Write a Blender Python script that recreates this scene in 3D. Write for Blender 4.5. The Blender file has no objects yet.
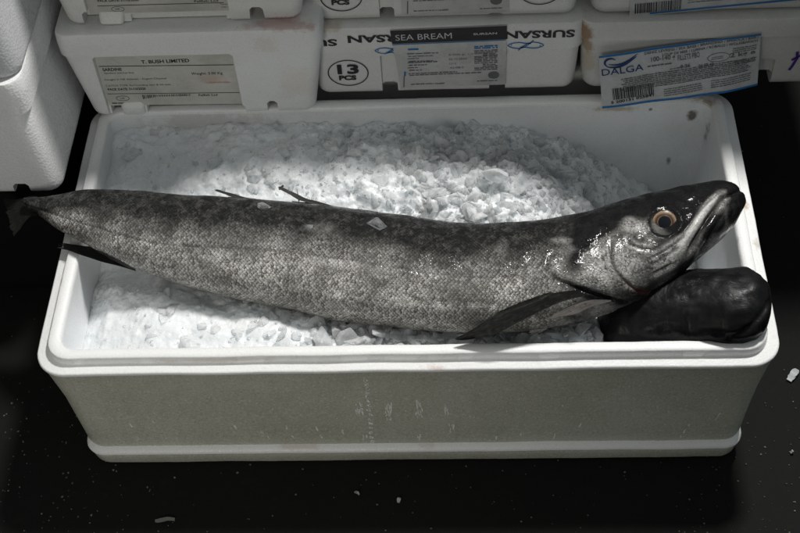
import bpy, bmesh, math, random
import numpy as np
from mathutils import Vector, Matrix, noise
from mathutils.bvhtree import BVHTree

random.seed(7)
rng = np.random.default_rng(7)
scene = bpy.context.scene
COL = scene.collection

# ------------------------------------------------------------------ camera
CAM = np.array([0.0680, -0.8367, 1.3765])
PITCH, YAW, ROLL, FPX = 0.873563, -0.0751456, -0.0745504, 1356.04
cp, sp = math.cos(PITCH), math.sin(PITCH)
FWD = np.array([math.sin(YAW) * cp, math.cos(YAW) * cp, -sp])
R0 = np.array([math.cos(YAW), -math.sin(YAW), 0.0])
U0 = np.cross(R0, FWD)
RGT = R0 * math.cos(ROLL) + U0 * math.sin(ROLL)
UPV = -R0 * math.sin(ROLL) + U0 * math.cos(ROLL)
cam_d = bpy.data.cameras.new('camera')
cam = bpy.data.objects.new('camera', cam_d)
COL.objects.link(cam)
M = Matrix.Identity(4)
for i in range(3):
    M[i][0], M[i][1], M[i][2], M[i][3] = RGT[i], UPV[i], -FWD[i], CAM[i]
cam.matrix_world = M
cam_d.sensor_width = 36
cam_d.lens = FPX / 800 * 36
cam_d.clip_start, cam_d.clip_end = 0.05, 50
scene.camera = cam


def ray(x, y):
    return FWD + RGT * (x - 400) / FPX + UPV * (266.5 - y) / FPX


def atz(x, y, z):                       # a measured outline point laid on the level z
    d = ray(x, y)
    return CAM + d * ((z - CAM[2]) / d[2])


def to_px(P):
    d = np.asarray(P) - CAM
    z = d @ FWD
    return np.stack([400 + FPX * (d @ RGT) / z, 266.5 - FPX * (d @ UPV) / z], -1)


# ------------------------------------------------------------------ object helpers
def link(name, me, mat=None, parent=None, smooth=None):
    o = bpy.data.objects.new(name, me)
    COL.objects.link(o)
    if mat is not None:
        me.materials.append(mat)
    if parent is not None:
        o.parent = parent
    if smooth is not None:
        me.polygons.foreach_set('use_smooth', [True] * len(me.polygons))
        me.set_sharp_from_angle(angle=math.radians(smooth))
    return o


def mesh_of(verts, faces, name='m'):
    me = bpy.data.meshes.new(name)
    me.from_pydata([tuple(map(float, v)) for v in verts], [], faces)
    me.update()
    return me


def thing(name, label, cat, group=None, loc=(0, 0, 0)):
    o = bpy.data.objects.new(name, None)
    COL.objects.link(o)
    o.empty_display_size = 0.05
    return tag(o, label, cat, group)


def tag(o, label, cat, group=None, kind=None):
    if label: o['label'] = label
    if cat: o['category'] = cat
    if group: o['group'] = group
    if kind: o['kind'] = kind
    return o


# ------------------------------------------------------------------ material helpers
class NT:
    def __init__(self, name):
        self.m = bpy.data.materials.new(name)
        self.m.use_nodes = True
        self.t = self.m.node_tree
        self.t.nodes.clear()
        self.out = self.n('ShaderNodeOutputMaterial')
        self.p = self.n('ShaderNodeBsdfPrincipled')
        self.l(self.p.outputs[0], self.out.inputs[0])

    def n(self, t, **kw):
        nd = self.t.nodes.new(t)
        for k, v in kw.items():
            setattr(nd, k, v)
        return nd

    def l(self, a, b):
        self.t.links.new(a, b)

    def put(self, sock, v):
        if hasattr(v, 'is_linked') or isinstance(v, bpy.types.NodeSocket):
            self.l(v, sock)
        else:
            sock.default_value = v

    def set(self, **kw):
        names = dict(color='Base Color', rough='Roughness', spec='Specular IOR Level', trans='Transmission Weight', ior='IOR', sss='Subsurface Weight', sssr='Subsurface Radius',
                     ssss='Subsurface Scale', coat='Coat Weight', coatr='Coat Roughness', metal='Metallic', normal='Normal', alpha='Alpha')
        for k, v in kw.items():
            s = self.p.inputs[names[k]]
            if k == 'color' and isinstance(v, tuple) and len(v) == 3:
                v = (*v, 1)
            self.put(s, v)
        return self

    def obj(self):
        return self.n('ShaderNodeTexCoord').outputs['Object']

    def noise(self, vec, scale, detail=4, rough=0.55, dist=0.0):
        nd = self.n('ShaderNodeTexNoise')
        self.l(vec, nd.inputs['Vector'])
        nd.inputs['Scale'].default_value = scale
        nd.inputs['Detail'].default_value = detail
        nd.inputs['Roughness'].default_value = rough
        nd.inputs['Distortion'].default_value = dist
        return nd.outputs[0]

    def voro(self, vec, scale, feature='F1', rand=1.0, out='Distance', dims='3D'):
        nd = self.n('ShaderNodeTexVoronoi', feature=feature, voronoi_dimensions=dims)
        self.l(vec, nd.inputs['Vector'])
        nd.inputs['Scale'].default_value = scale
        nd.inputs['Randomness'].default_value = rand
        return nd.outputs[out]

    def ramp(self, v, a, b, lo=0.0, hi=1.0):
        nd = self.n('ShaderNodeMapRange', clamp=True)
        self.put(nd.inputs['Value'], v)
        for k, x in zip(('From Min', 'From Max', 'To Min', 'To Max'), (a, b, lo, hi)):
            nd.inputs[k].default_value = x
        return nd.outputs[0]

    def math(self, op, a, b=0.0, c=0.0):
        nd = self.n('ShaderNodeMath', operation=op)
        self.put(nd.inputs[0], a); self.put(nd.inputs[1], b); self.put(nd.inputs[2], c)
        return nd.outputs[0]

    def mix(self, f, a, b, blend='MIX'):
        nd = self.n('ShaderNodeMix', data_type='RGBA', blend_type=blend)
        self.put(nd.inputs[0], f)
        for s, v in ((nd.inputs[6], a), (nd.inputs[7], b)):
            if isinstance(v, tuple) and len(v) == 3:
                v = (*v, 1)
            self.put(s, v)
        return nd.outputs[2]

    def mapping(self, vec, scale=(1, 1, 1), rot=(0, 0, 0), loc=(0, 0, 0)):
        nd = self.n('ShaderNodeMapping')
        self.l(vec, nd.inputs[0])
        nd.inputs['Scale'].default_value = scale
        nd.inputs['Rotation'].default_value = rot
        nd.inputs['Location'].default_value = loc
        return nd.outputs[0]

    def bump(self, h, strength, dist, prev=None):
        nd = self.n('ShaderNodeBump')
        nd.inputs['Strength'].default_value = strength
        nd.inputs['Distance'].default_value = dist
        self.l(h, nd.inputs['Height'])
        if prev is not None:
            self.l(prev, nd.inputs['Normal'])
        return nd.outputs[0]

    def attr(self, name):
        nd = self.n('ShaderNodeAttribute', attribute_name=name)
        return nd.outputs['Fac']

    def spot(self, vec, c, r, soft=0.5, wob=0.5, wscale=60):
        """ragged blotch of radius r (x,y,z) around c"""
        mp = self.mapping(vec, scale=(1 / r[0], 1 / r[1], 1 / r[2]), loc=(-c[0] / r[0], -c[1] / r[1], -c[2] / r[2]))
        ln = self.n('ShaderNodeVectorMath', operation='LENGTH')
        self.l(mp, ln.inputs[0])
        nz = self.noise(vec, wscale, 5, 0.65)
        d = self.math('ADD', ln.outputs['Value'], self.math('MULTIPLY', self.math('SUBTRACT', nz, 0.5), wob * 4))
        return self.ramp(d, 1.0, 1.0 - soft)


def eps(name, color=(0.80, 0.80, 0.79), dirt=0.1, dirt_col=(0.42, 0.40, 0.33), stains=(), rough=0.42, bead=0.35):
    k = NT(name)
    v = k.obj()
    cells = k.voro(v, 330, 'F1')
    edge = k.voro(v, 330, 'DISTANCE_TO_EDGE')
    big = k.noise(v, 9, 6, 0.6)
    fine = k.noise(v, 70, 5, 0.7)
    grime = k.math('MULTIPLY', k.ramp(big, 0.45, 0.75), k.ramp(fine, 0.35, 0.7))
    c = k.mix(k.math('MULTIPLY', grime, dirt * 3), color, dirt_col)
    c = k.mix(k.ramp(edge, 0.0, 0.10, 0.16, 0.0), c, tuple(x * 0.6 for x in color))
    sp_ = k.noise(v, 480, 3, 0.7)
    c = k.mix(k.ramp(sp_, 0.42, 0.30, 0, 0.35), c, tuple(x * 0.55 for x in color))
    c = k.mix(k.ramp(sp_, 0.62, 0.72, 0, 0.5), c, (0.90, 0.90, 0.89))
    for (ctr, r, sc, amt) in stains:
        s = k.spot(v, ctr, r)
        c = k.mix(k.math('MULTIPLY', s, amt), c, sc)
    b = k.bump(cells, bead, 0.0006)
    b = k.bump(k.noise(v, 22, 3), 0.12, 0.004, b)
    k.set(color=c, rough=k.ramp(fine, 0.3, 0.7, rough - 0.12, rough + 0.12), spec=0.45, normal=b, sss=0.0)
    return k.m


def plain(name, col, rough=0.5, spec=0.4):
    return NT(name).set(color=col, rough=rough, spec=spec).m


INK = plain('black_ink', (0.018, 0.018, 0.02), 0.5)
INK_GREY = plain('grey_ink', (0.12, 0.12, 0.125), 0.55)
INK_BLUE = plain('blue_ink', (0.012, 0.14, 0.38), 0.45)
INK_NAVY = plain('navy_ink', (0.012, 0.035, 0.13), 0.45)
INK_WHITE = plain('white_ink', (0.55, 0.55, 0.55), 0.5)
INK_VIOLET = plain('violet_marker', (0.09, 0.03, 0.25), 0.5)


def tuple_dim(k, c, v):
    sm = k.math('MULTIPLY', k.ramp(k.noise(v, 18, 6, 0.65), 0.45, 0.7), 0.45)
    return k.mix(sm, c, (0.26, 0.255, 0.235))


def paper(name, col, stains=()):
    k = NT(name)
    v = k.obj()
    w = k.noise(v, 45, 4)
    c = k.mix(k.ramp(w, 0.35, 0.75, 0, 0.35), col, tuple(x * 0.72 for x in col))
    for (ctr, r, sc, amt) in stains:
        c = k.mix(k.math('MULTIPLY', k.spot(v, ctr, r), amt), c, sc)
    k.set(color=tuple_dim(k, c, v), rough=0.32, spec=0.5, normal=k.bump(k.noise(v, 120, 4, 0.6), 0.3, 0.002, k.bump(w, 0.6, 0.005)))
    return k.m


# ------------------------------------------------------------------ lofted polystyrene boxes
def rrect(x0, x1, y0, y1, r, z, nx=48, ny=28, na=8):
    pts = []
    def side(a, b, n):
        for i in range(n):
            t = i / n
            pts.append((a[0] + (b[0] - a[0]) * t, a[1] + (b[1] - a[1]) * t, z))
    def arc(cx, cy, a0):
        for i in range(na):
            a = a0 + (math.pi / 2) * i / na
            pts.append((cx + r * math.cos(a), cy + r * math.sin(a), z))
    side((x0 + r, y0), (x1 - r, y0), nx); arc(x1 - r, y0 + r, -math.pi / 2)
    side((x1, y0 + r), (x1, y1 - r), ny); arc(x1 - r, y1 - r, 0)
    side((x1 - r, y1), (x0 + r, y1), nx); arc(x0 + r, y1 - r, math.pi / 2)
    side((x0, y1 - r), (x0, y0 + r), ny); arc(x0 + r, y0 + r, math.pi)
    return pts


def loft(rings, cap_a=True, cap_b=True, wob=0.0004, wscale=14):
    n = len(rings[0]); V = []; Fc = []
    for ring in rings:
        for p in ring:
            q = Vector(p)
            if wob:
                q += noise.noise_vector(q * wscale) * wob + noise.noise_vector(q * 90) * wob * 0.35
            V.append(q)
    for j in range(len(rings) - 1):
        for i in range(n):
            a, b = j * n + i, j * n + (i + 1) % n
            Fc.append((a, b, b + n, a + n))
    if cap_a: Fc.append(tuple(range(n - 1, -1, -1)))
    if cap_b: Fc.append(tuple(range((len(rings) - 1) * n, len(rings) * n)))
    return mesh_of(V, Fc)


def cut(me, cutters):
    """carve box shaped hollows (x0,x1,y0,y1,z0,z1[,slant]) out of a mesh, one after the other, keeping only sound results"""
    def volume(m):
        b = bmesh.new(); b.from_mesh(m); v = b.calc_volume(); b.free(); return v
    b = bmesh.new(); b.from_mesh(me); bmesh.ops.triangulate(b, faces=[f for f in b.faces if len(f.verts) > 4]); bmesh.ops.recalc_face_normals(b, faces=b.faces); b.to_mesh(me); b.free()
    for c in cutters:
        x0, x1, y0, y1, z0, z1 = c[:6]
        s = c[6] if len(c) > 6 else 0.0
        rr = 0.0035
        prof = [(x0 - s, z0), (x0 + s * 0, z1 - rr), (x0 + rr, z1), (x1 - rr, z1), (x1, z1 - rr), (x1 + s, z0)]
        vs = [(x, y0, z) for x, z in prof] + [(x, y1, z) for x, z in prof]
        n = len(prof)
        fs = [tuple(range(n)), tuple(range(2 * n - 1, n - 1, -1))] + [(i, i + n, (i + 1) % n + n, (i + 1) % n) for i in range(n)]
        cm = mesh_of(vs, fs)
        bm = bmesh.new(); bm.from_mesh(cm); bmesh.ops.recalc_face_normals(bm, faces=bm.faces); bm.to_mesh(cm); bm.free()
        co = bpy.data.objects.new('tmp_cut', cm); COL.objects.link(co)
        o = bpy.data.objects.new('tmp', me); COL.objects.link(o)
        v0 = volume(me)
        md = o.modifiers.new('b', 'BOOLEAN'); md.operation = 'DIFFERENCE'; md.object = co
        for solver in ('EXACT', 'FAST'):
            md.solver = solver
            dg = bpy.context.evaluated_depsgraph_get(); dg.update()
            res = bpy.data.meshes.new_from_object(o.evaluated_get(dg))
            v1 = volume(res) if len(res.vertices) > 200 else 0.0
            if 0.80 * v0 < v1 < 1.001 * v0:
                me = res
                break
        bpy.data.objects.remove(o, do_unlink=True); bpy.data.objects.remove(co, do_unlink=True)
    return me


class SmallBox:
    """tapered box with a proud lid band; x0..x1 and y0..y1 at its foot"""
    def __init__(s, x0, x1, y0, y1, z0, h, lip, tap=0.010, proud=0.005, r=0.022, tx=None):
        s.x0, s.x1, s.y0, s.y1, s.z0, s.h, s.lip, s.tap, s.proud, s.r = x0, x1, y0, y1, z0, h, lip, tap, proud, r
        s.dx = 0.0 if tx is None else tx - tap

    def face(s, z):                     # y of the front face at height z
        t = (z - s.z0) / (s.h - s.lip)
        if z > s.z0 + s.h - s.lip:
            return s.y0 - s.tap - s.proud
        return s.y0 - s.tap * max(t, 0)

    def build(s, root, mats, cuts=()):
        hb = s.h - s.lip
        def ring(z, out, r=None):
            ex_ = s.dx * min(1.0, max(0.0, (z - s.z0) / hb))
            return rrect(s.x0 - out - ex_, s.x1 + out + ex_, s.y0 - out, s.y1 + out, r or s.r, z)
        R = []
        for z, d in ((0, -0.007), (0.0016, -0.003), (0.005, -0.0006), (0.010, 0.0)):
            R.append(ring(s.z0 + z, d + s.tap * z / hb, s.r + d))
        for t in (0.25, 0.5, 0.75, 0.97):
            R.append(ring(s.z0 + hb * t, s.tap * t))
        R.append(ring(s.z0 + hb, s.tap))
        o = s.tap + s.proud
        zt = s.z0 + s.h
        body = loft(R)
        if cuts:
            body = cut(body, cuts)
        link('body', body, mats[0], root, 35)
        L = [ring(s.z0 + hb - 0.001, o - 0.010), ring(s.z0 + hb + 0.0002, o - 0.002), ring(s.z0 + hb + 0.002, o), ring(s.z0 + hb + s.lip * 0.5, o + 0.0006), ring(zt - 0.004, o),
             ring(zt - 0.001, o - 0.0012), ring(zt, o - 0.004), ring(zt, o - 0.011), ring(zt - 0.0008, o - 0.024), ring(zt - 0.001, o - 0.05)]
        link('lid', loft(L), mats[1], root, 35)


# ------------------------------------------------------------------ lettering
def text_geo(body, size, bold=0.0, spacing=1.0):
    cu = bpy.data.curves.new('t', 'FONT')
    cu.body = body; cu.size = size; cu.align_x = 'LEFT'; cu.offset = bold * size; cu.space_character = spacing
    cu.resolution_u = 3
    o = bpy.data.objects.new('t', cu); COL.objects.link(o)
    dg = bpy.context.evaluated_depsgraph_get(); dg.update()
    me = bpy.data.meshes.new_from_object(o.evaluated_get(dg))
    v = [Vector(p.co) for p in me.vertices]; f = [tuple(p.vertices) for p in me.polygons]
    bpy.data.objects.remove(o, do_unlink=True); bpy.data.meshes.remove(me)
    return v, f


class Print:
    """flat printed marks gathered in (x, z) of a front face, then laid on it"""
    def __init__(s): s.v, s.f = [], []
    def add(s, v, f):
        k = len(s.v); s.v += v; s.f += [tuple(i + k for i in q) for q in f]
    def text(s, body, x, z, w, h, rot=0.0, bold=0.0, flip=False):
        """text fitted in a w x h box whose lower left corner is x,z (rot in degrees)"""
        v, f = text_geo(body, 1.0, bold)
        xs = [p.x for p in v]; ys = [p.y for p in v]
        a, b, c, d = min(xs), max(xs), min(ys), max(ys)
        q = [((p.x - a) / (b - a) * w, (p.y - c) / (d - c) * h) for p in v]
        if flip: q = [(w - X, h - Y) for X, Y in q]
        r = math.radians(rot); cr, sr = math.cos(r), math.sin(r)
        s.add([(x + X * cr - Y * sr, z + X * sr + Y * cr) for X, Y in q], f)
    def bar(s, x, z, w, h, rot=0.0):
        r = math.radians(rot); cr, sr = math.cos(r), math.sin(r)
        n = max(1, int(w / 0.006))
        v = []
        for i in range(n + 1):
            for Y in (0, h):
                X = w * i / n
                v.append((x + X * cr - Y * sr, z + X * sr + Y * cr))
        s.add(v, [(2 * i, 2 * i + 2, 2 * i + 3, 2 * i + 1) for i in range(n)])
    def words(s, x, z, w, h, rot=0.0, seed=1, gap=0.35):
        """a line of print too small to read: word long dashes"""
        rd = random.Random(seed); r = math.radians(rot); X = 0
        while X < w:
            L = min(rd.uniform(1.2, 5.0) * h, w - X)
            if L > h * 0.5:
                hh = h * rd.uniform(0.65, 0.95)
                s.bar(x + X * math.cos(r), z + X * math.sin(r), L, hh, rot)
            X += L + h * gap * rd.uniform(1.0, 2.0)
    def stroke(s, pts, w, closed=False):
        n = len(pts); v = []
        for i in range(n):
            a = Vector(pts[(i - 1) % n] if (closed or i > 0) else pts[i]); b = Vector(pts[(i + 1) % n] if (closed or i < n - 1) else pts[i])
            d = (b - a).normalized(); nn = Vector((-d.y, d.x))
            ww = w[i] if isinstance(w, (list, tuple)) else w
            p = Vector(pts[i]); v += [tuple(p + nn * ww / 2), tuple(p - nn * ww / 2)]
        m = n if closed else n - 1
        s.add(v, [(2 * i, 2 * i + 1, 2 * ((i + 1) % n) + 1, 2 * ((i + 1) % n)) for i in range(m)])
    def ellipse(s, x, z, rx, rz, w, rot=0):
        r = math.radians(rot)
        s.stroke([(x + rx * math.cos(a) * math.cos(r) - rz * math.sin(a) * math.sin(r), z + rx * math.cos(a) * math.sin(r) + rz * math.sin(a) * math.cos(r)) for a in [2 * math.pi * i / 48 for i in range(48)]], w, True)
    def disc(s, x, z, rx, rz):
        s.add([(x + rx * math.cos(2 * math.pi * i / 32), z + rz * math.sin(2 * math.pi * i / 32)) for i in range(32)], [tuple(range(32))])
    def build(s, name, mat, parent, surf, lift):
        me = mesh_of([(x, surf(x, z) - lift, z) for x, z in s.v], s.f)
        bm = bmesh.new(); bm.from_mesh(me)
        for f in bm.faces:
            f.normal_update()
            if f.normal.y > 0: f.normal_flip()
        bm.to_mesh(me); bm.free()
        return link(name, me, mat, parent)


def sheet(corners, surf, lift, nx=36, nz=24, thick=0.0004):
    """thin paper over quad corners (tl,tr,br,bl) given in x,z"""
    tl, tr, br, bl = corners
    V = []
    for side in (lift + thick, lift):
        for j in range(nz + 1):
            for i in range(nx + 1):
                u, w = i / nx, j / nz
                x = (1 - w) * ((1 - u) * tl[0] + u * tr[0]) + w * ((1 - u) * bl[0] + u * br[0])
                z = (1 - w) * ((1 - u) * tl[1] + u * tr[1]) + w * ((1 - u) * bl[1] + u * br[1])
                V.append((x, surf(x, z) - side, z))
    Fc = []
    n1 = (nx + 1) * (nz + 1)
    for j in range(nz):
        for i in range(nx):
            a = j * (nx + 1) + i
            Fc.append((a, a + nx + 1, a + nx + 2, a + 1))
            Fc.append((n1 + a, n1 + a + 1, n1 + a + nx + 2, n1 + a + nx + 1))
    edge = [i for i in range(nx + 1)] + [j * (nx + 1) + nx for j in range(1, nz + 1)] + [nz * (nx + 1) + i for i in range(nx - 1, -1, -1)] + [j * (nx + 1) for j in range(nz - 1, 0, -1)]
    for i in range(len(edge)):
        a, b = edge[i], edge[(i + 1) % len(edge)]
        Fc.append((a, b, b + n1, a + n1))
    return mesh_of(V, Fc)


# ------------------------------------------------------------------ the ground
H = 0.2145
k = NT('dark_wet_ground')
v = k.obj()
n1 = k.noise(v, 3.0, 6, 0.6); n2 = k.noise(v, 60, 5, 0.7)
c = k.mix(k.ramp(n1, 0.35, 0.7), (0.0088, 0.0091, 0.0088), (0.0128, 0.0130, 0.0114))
c = k.mix(k.ramp(n2, 0.55, 0.8, 0, 0.5), c, (0.019, 0.019, 0.0155))
k.set(color=c, rough=k.ramp(n1, 0.3, 0.7, 0.7, 0.9), spec=0.08, normal=k.bump(n2, 0.5, 0.002))
N = 60
gv, gf = [], []
for j in range(N + 1):
    for i in range(N + 1):
        x = -2.5 + 5.0 * i / N; y = -1.8 + 5.0 * j / N
        gv.append((x, y, noise.noise((x * 3, y * 3, 0.3)) * 0.0010 - 0.0015))
for j in range(N):
    for i in range(N):
        a = j * (N + 1) + i
        gf.append((a, a + 1, a + N + 2, a + N + 1))
o = link('ground', mesh_of(gv, gf), k.m, None, 60); tag(o, 'dark wet ground around the box', None, kind='structure'); del o['label']

# specks of grit on the ground (nobody could count them)
V, Fc = [], []
def fleck(x, y, z, s, flat=0.4):
    b = len(V)
    a0 = random.uniform(0, 6.28)
    n = random.choice((3, 4, 5))
    for lev, sc in ((0, 1.0), (s * flat, 0.55)):
        for i in range(n):
            a = a0 + 6.283 * i / n
            rr = s * sc * random.uniform(0.6, 1.2)
            V.append((x + rr * math.cos(a), y + rr * math.sin(a), z + lev))
    for i in range(n):
        Fc.append((b + i, b + (i + 1) % n, b + n + (i + 1) % n, b + n + i))
    Fc.append(tuple(b + n + i for i in range(n)))
for i in range(3600):
    px, py = random.uniform(-40, 850), random.uniform(120, 545)
    dens = 0.06
    if px < 130 and py > 370: dens = 0.6
    if px > 660 and py > 380: dens = 0.6
    if py > 465: dens = max(dens, 0.16)
    if random.random() > dens: continue
    p = atz(px, py, 0)
    fleck(p[0], p[1], -0.001, random.choice((0.0007, 0.0010, 0.0014)) * random.uniform(0.7, 1.2))
grit_m = NT('grit'); gvx = grit_m.obj()
grit_m.set(color=grit_m.mix(grit_m.ramp(grit_m.noise(gvx, 40, 2), 0.4, 0.65), (0.06, 0.056, 0.036), (0.17, 0.17, 0.145)), rough=0.8)
o = link('grit', mesh_of(V, Fc), grit_m.m)
tag(o, None, None, kind='stuff')

# ------------------------------------------------------------------ ice material
def ice_mat(name, trans, sss, tint, rough=0.22, bumpy=0.5):
    k = NT(name); v = k.obj()
    a = k.noise(v, 55, 5, 0.6); b = k.noise(v, 260, 4, 0.6)
    cell = k.voro(v, 120, 'F1')
    nrm = k.bump(a, bumpy * 0.8, 0.006)
    nrm = k.bump(b, bumpy * 0.5, 0.0012, nrm)
    nrm = k.bump(cell, bumpy * 0.35, 0.003, nrm)
    c = k.mix(k.ramp(a, 0.3, 0.7), tint, tuple(min(1, x * 1.05) for x in tint))
    k.set(color=c, rough=k.ramp(b, 0.3, 0.7, rough * 0.6, rough * 1.6), spec=0.45, trans=trans, ior=1.31, sss=sss, sssr=(0.9, 1.0, 1.05), ssss=0.012, normal=nrm)
    return k.m
ICE_BED = ice_mat('packed_ice', 0.0, 0.6, (0.825, 0.848, 0.860), 0.22, 0.8)
def glassy(name, lo, hi, tint):
    """wet clear-to-milky ice: light passes straight through the thin parts, more is seen at the edges, a glossy skin on top"""
    k = NT(name); v = k.obj()
    a = k.noise(v, 90, 4, 0.6); b = k.noise(v, 330, 3, 0.6)
    nrm = k.bump(b, 0.4, 0.0012, k.bump(a, 0.5, 0.004))
    k.set(color=tint, rough=0.35, spec=0.2, sss=0.6, sssr=(0.9, 1.0, 1.05), ssss=0.010, normal=nrm)
    lw = k.n('ShaderNodeLayerWeight'); lw.inputs['Blend'].default_value = 0.35; k.l(nrm, lw.inputs['Normal'])
    dens = k.ramp(k.math('ADD', lw.outputs['Facing'], k.math('MULTIPLY', k.math('SUBTRACT', a, 0.5), 0.9)), 0.05, 0.75, lo, hi)
    tr = k.n('ShaderNodeBsdfTransparent'); tr.inputs[0].default_value = (0.965, 0.98, 0.985, 1)
    m1 = k.n('ShaderNodeMixShader'); k.l(dens, m1.inputs[0]); k.l(tr.outputs[0], m1.inputs[1]); k.l(k.p.outputs[0], m1.inputs[2])
    gl = k.n('ShaderNodeBsdfGlossy'); gl.inputs['Roughness'].default_value = 0.10; k.l(nrm, gl.inputs['Normal'])
    fr = k.n('ShaderNodeFresnel'); fr.inputs['IOR'].default_value = 1.31; k.l(nrm, fr.inputs['Normal'])
    m2 = k.n('ShaderNodeMixShader'); k.l(k.math('MULTIPLY', fr.outputs[0], 0.45), m2.inputs[0]); k.l(m1.outputs[0], m2.inputs[1]); k.l(gl.outputs[0], m2.inputs[2])
    k.l(m2.outputs[0], k.out.inputs[0])
    return k.m
ICE_CHIP = glassy('ice_chips', 0.30, 0.90, (0.93, 0.947, 0.953))
ICE_CLEAR = glassy('clear_ice', 0.06, 0.40, (0.70, 0.73, 0.74))

# ------------------------------------------------------------------ the big fish box
W2, D = 0.40, 0.42
def bigb(y_in, z):                       # the foot of the box stands out less at its ends
    return big(y_in + 0.0065, z, y_in)
def big(x_in, z, y_in=None, r=0.034):
    y_in = x_in if y_in is None else y_in
    return rrect(-W2 + x_in, W2 - x_in, y_in, D - y_in, max(r - x_in * 0.6, 0.008), z, 110, 60, 10)
WHITE_RIM = eps('white_polystyrene_rim', (0.83, 0.83, 0.82), 0.06, bead=0.2, stains=(
    ((0.392, 0.225, H), (0.006, 0.010, 0.02), (0.36, 0.22, 0.10), 0.8), ((0.397, 0.165, H), (0.006, 0.012, 0.02), (0.40, 0.33, 0.24), 0.5),
    ((0.365, 0.385, H), (0.018, 0.012, 0.03), (0.22, 0.15, 0.08), 0.75), ((-0.388, 0.12, H), (0.004, 0.008, 0.02), (0.45, 0.38, 0.28), 0.4),
    ((0.03, 0.0, H - 0.008), (0.02, 0.01, 0.006), (0.45, 0.25, 0.18), 0.4), ((0.27, 0.39, H), (0.03, 0.014, 0.02), (0.32, 0.26, 0.15), 0.5),
    ((-0.2, 0.012, H - 0.006), (0.08, 0.008, 0.004), (0.5, 0.36, 0.26), 0.35)))
LINER = eps('white_polystyrene_inside', (0.74, 0.755, 0.765), 0.12, (0.45, 0.42, 0.36), bead=0.12, stains=(
    ((0.352, 0.393, H - 0.025), (0.007, 0.02, 0.010), (0.10, 0.085, 0.06), 0.9), ((0.372, 0.385, H - 0.045), (0.004, 0.02, 0.022), (0.14, 0.11, 0.08), 0.85),
    ((0.33, 0.393, H - 0.1), (0.004, 0.02, 0.008), (0.12, 0.11, 0.09), 0.8), ((0.26, 0.393, H - 0.012), (0.035, 0.02, 0.007), (0.36, 0.29, 0.18), 0.7),
    ((0.30, 0.393, H - 0.015), (0.003, 0.02, 0.003), (0.10, 0.09, 0.07), 0.8), ((-0.25, 0.39, H - 0.02), (0.1, 0.02, 0.02), (0.4, 0.36, 0.3), 0.4)))
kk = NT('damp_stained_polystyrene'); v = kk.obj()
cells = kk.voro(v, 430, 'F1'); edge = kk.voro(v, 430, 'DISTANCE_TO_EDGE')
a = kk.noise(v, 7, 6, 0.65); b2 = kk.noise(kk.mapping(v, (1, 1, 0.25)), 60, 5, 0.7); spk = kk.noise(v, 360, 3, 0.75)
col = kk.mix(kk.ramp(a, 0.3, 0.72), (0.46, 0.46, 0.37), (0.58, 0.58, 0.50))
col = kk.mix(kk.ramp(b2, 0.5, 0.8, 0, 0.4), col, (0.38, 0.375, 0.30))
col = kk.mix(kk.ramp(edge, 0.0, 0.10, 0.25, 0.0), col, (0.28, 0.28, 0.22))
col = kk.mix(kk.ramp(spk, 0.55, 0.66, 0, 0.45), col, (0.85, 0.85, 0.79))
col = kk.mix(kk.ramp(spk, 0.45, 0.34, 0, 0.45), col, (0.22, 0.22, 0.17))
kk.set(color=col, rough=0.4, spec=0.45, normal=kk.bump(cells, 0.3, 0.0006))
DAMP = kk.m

fb = thing('fish_box', 'long white polystyrene box with greenish grey sides, full of ice under the big fish', 'box')
zb = 0.0265
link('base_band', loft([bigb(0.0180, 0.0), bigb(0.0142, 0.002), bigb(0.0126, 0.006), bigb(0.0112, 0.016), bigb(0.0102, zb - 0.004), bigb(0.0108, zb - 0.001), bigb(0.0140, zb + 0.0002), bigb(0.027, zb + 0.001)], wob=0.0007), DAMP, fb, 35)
link('base_ledge', loft([bigb(0.0125, zb - 0.003), bigb(0.0100, zb - 0.0022), bigb(0.0088, zb + 0.0006), bigb(0.0105, zb + 0.0034), bigb(0.0150, zb + 0.0056), bigb(0.027, zb + 0.0085)], False, False, wob=0.0006), eps('white_polystyrene_ledge', (0.82, 0.82, 0.81), 0.05, stains=(((-0.13, 0.015, zb + 0.006), (0.03, 0.02, 0.004), (0.45, 0.28, 0.2), 0.3), ((0.02, 0.015, zb + 0.006), (0.015, 0.02, 0.004), (0.42, 0.28, 0.2), 0.2))), fb, 60)
zr = H - 0.011
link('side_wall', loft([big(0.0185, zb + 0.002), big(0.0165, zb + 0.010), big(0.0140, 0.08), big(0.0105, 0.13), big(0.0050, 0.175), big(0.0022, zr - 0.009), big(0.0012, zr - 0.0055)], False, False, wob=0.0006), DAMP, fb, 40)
t1, t2 = 0.0125, 0.0265
link('rim', loft([big(0.006, zr - 0.0062), big(0.0008, zr - 0.0055), big(0.0, zr - 0.003), big(0.0004, zr - 0.001), big(0.002, zr), big(t1 - 0.001, zr + 0.0003), big(t1, zr + 0.001), big(t1 + 0.0006, H - 0.0015), big(t1 + 0.002, H),
                 big(t2 - 0.002, H), big(t2, H - 0.002), big(t2 + 0.0008, H - 0.006)], False, False, wob=0.0007), WHITE_RIM, fb, 50)
link('inner_wall', loft([big(t2 + 0.0005, H - 0.004), big(t2 + 0.003, H - 0.05), big(t2 + 0.0045, H - 0.053), big(t2 + 0.008, 0.10), big(t2 + 0.012, 0.03), big(t2 + 0.02, 0.022), big(0.12, 0.022)], False, True, wob=0.0006), LINER, fb, 40)

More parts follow.
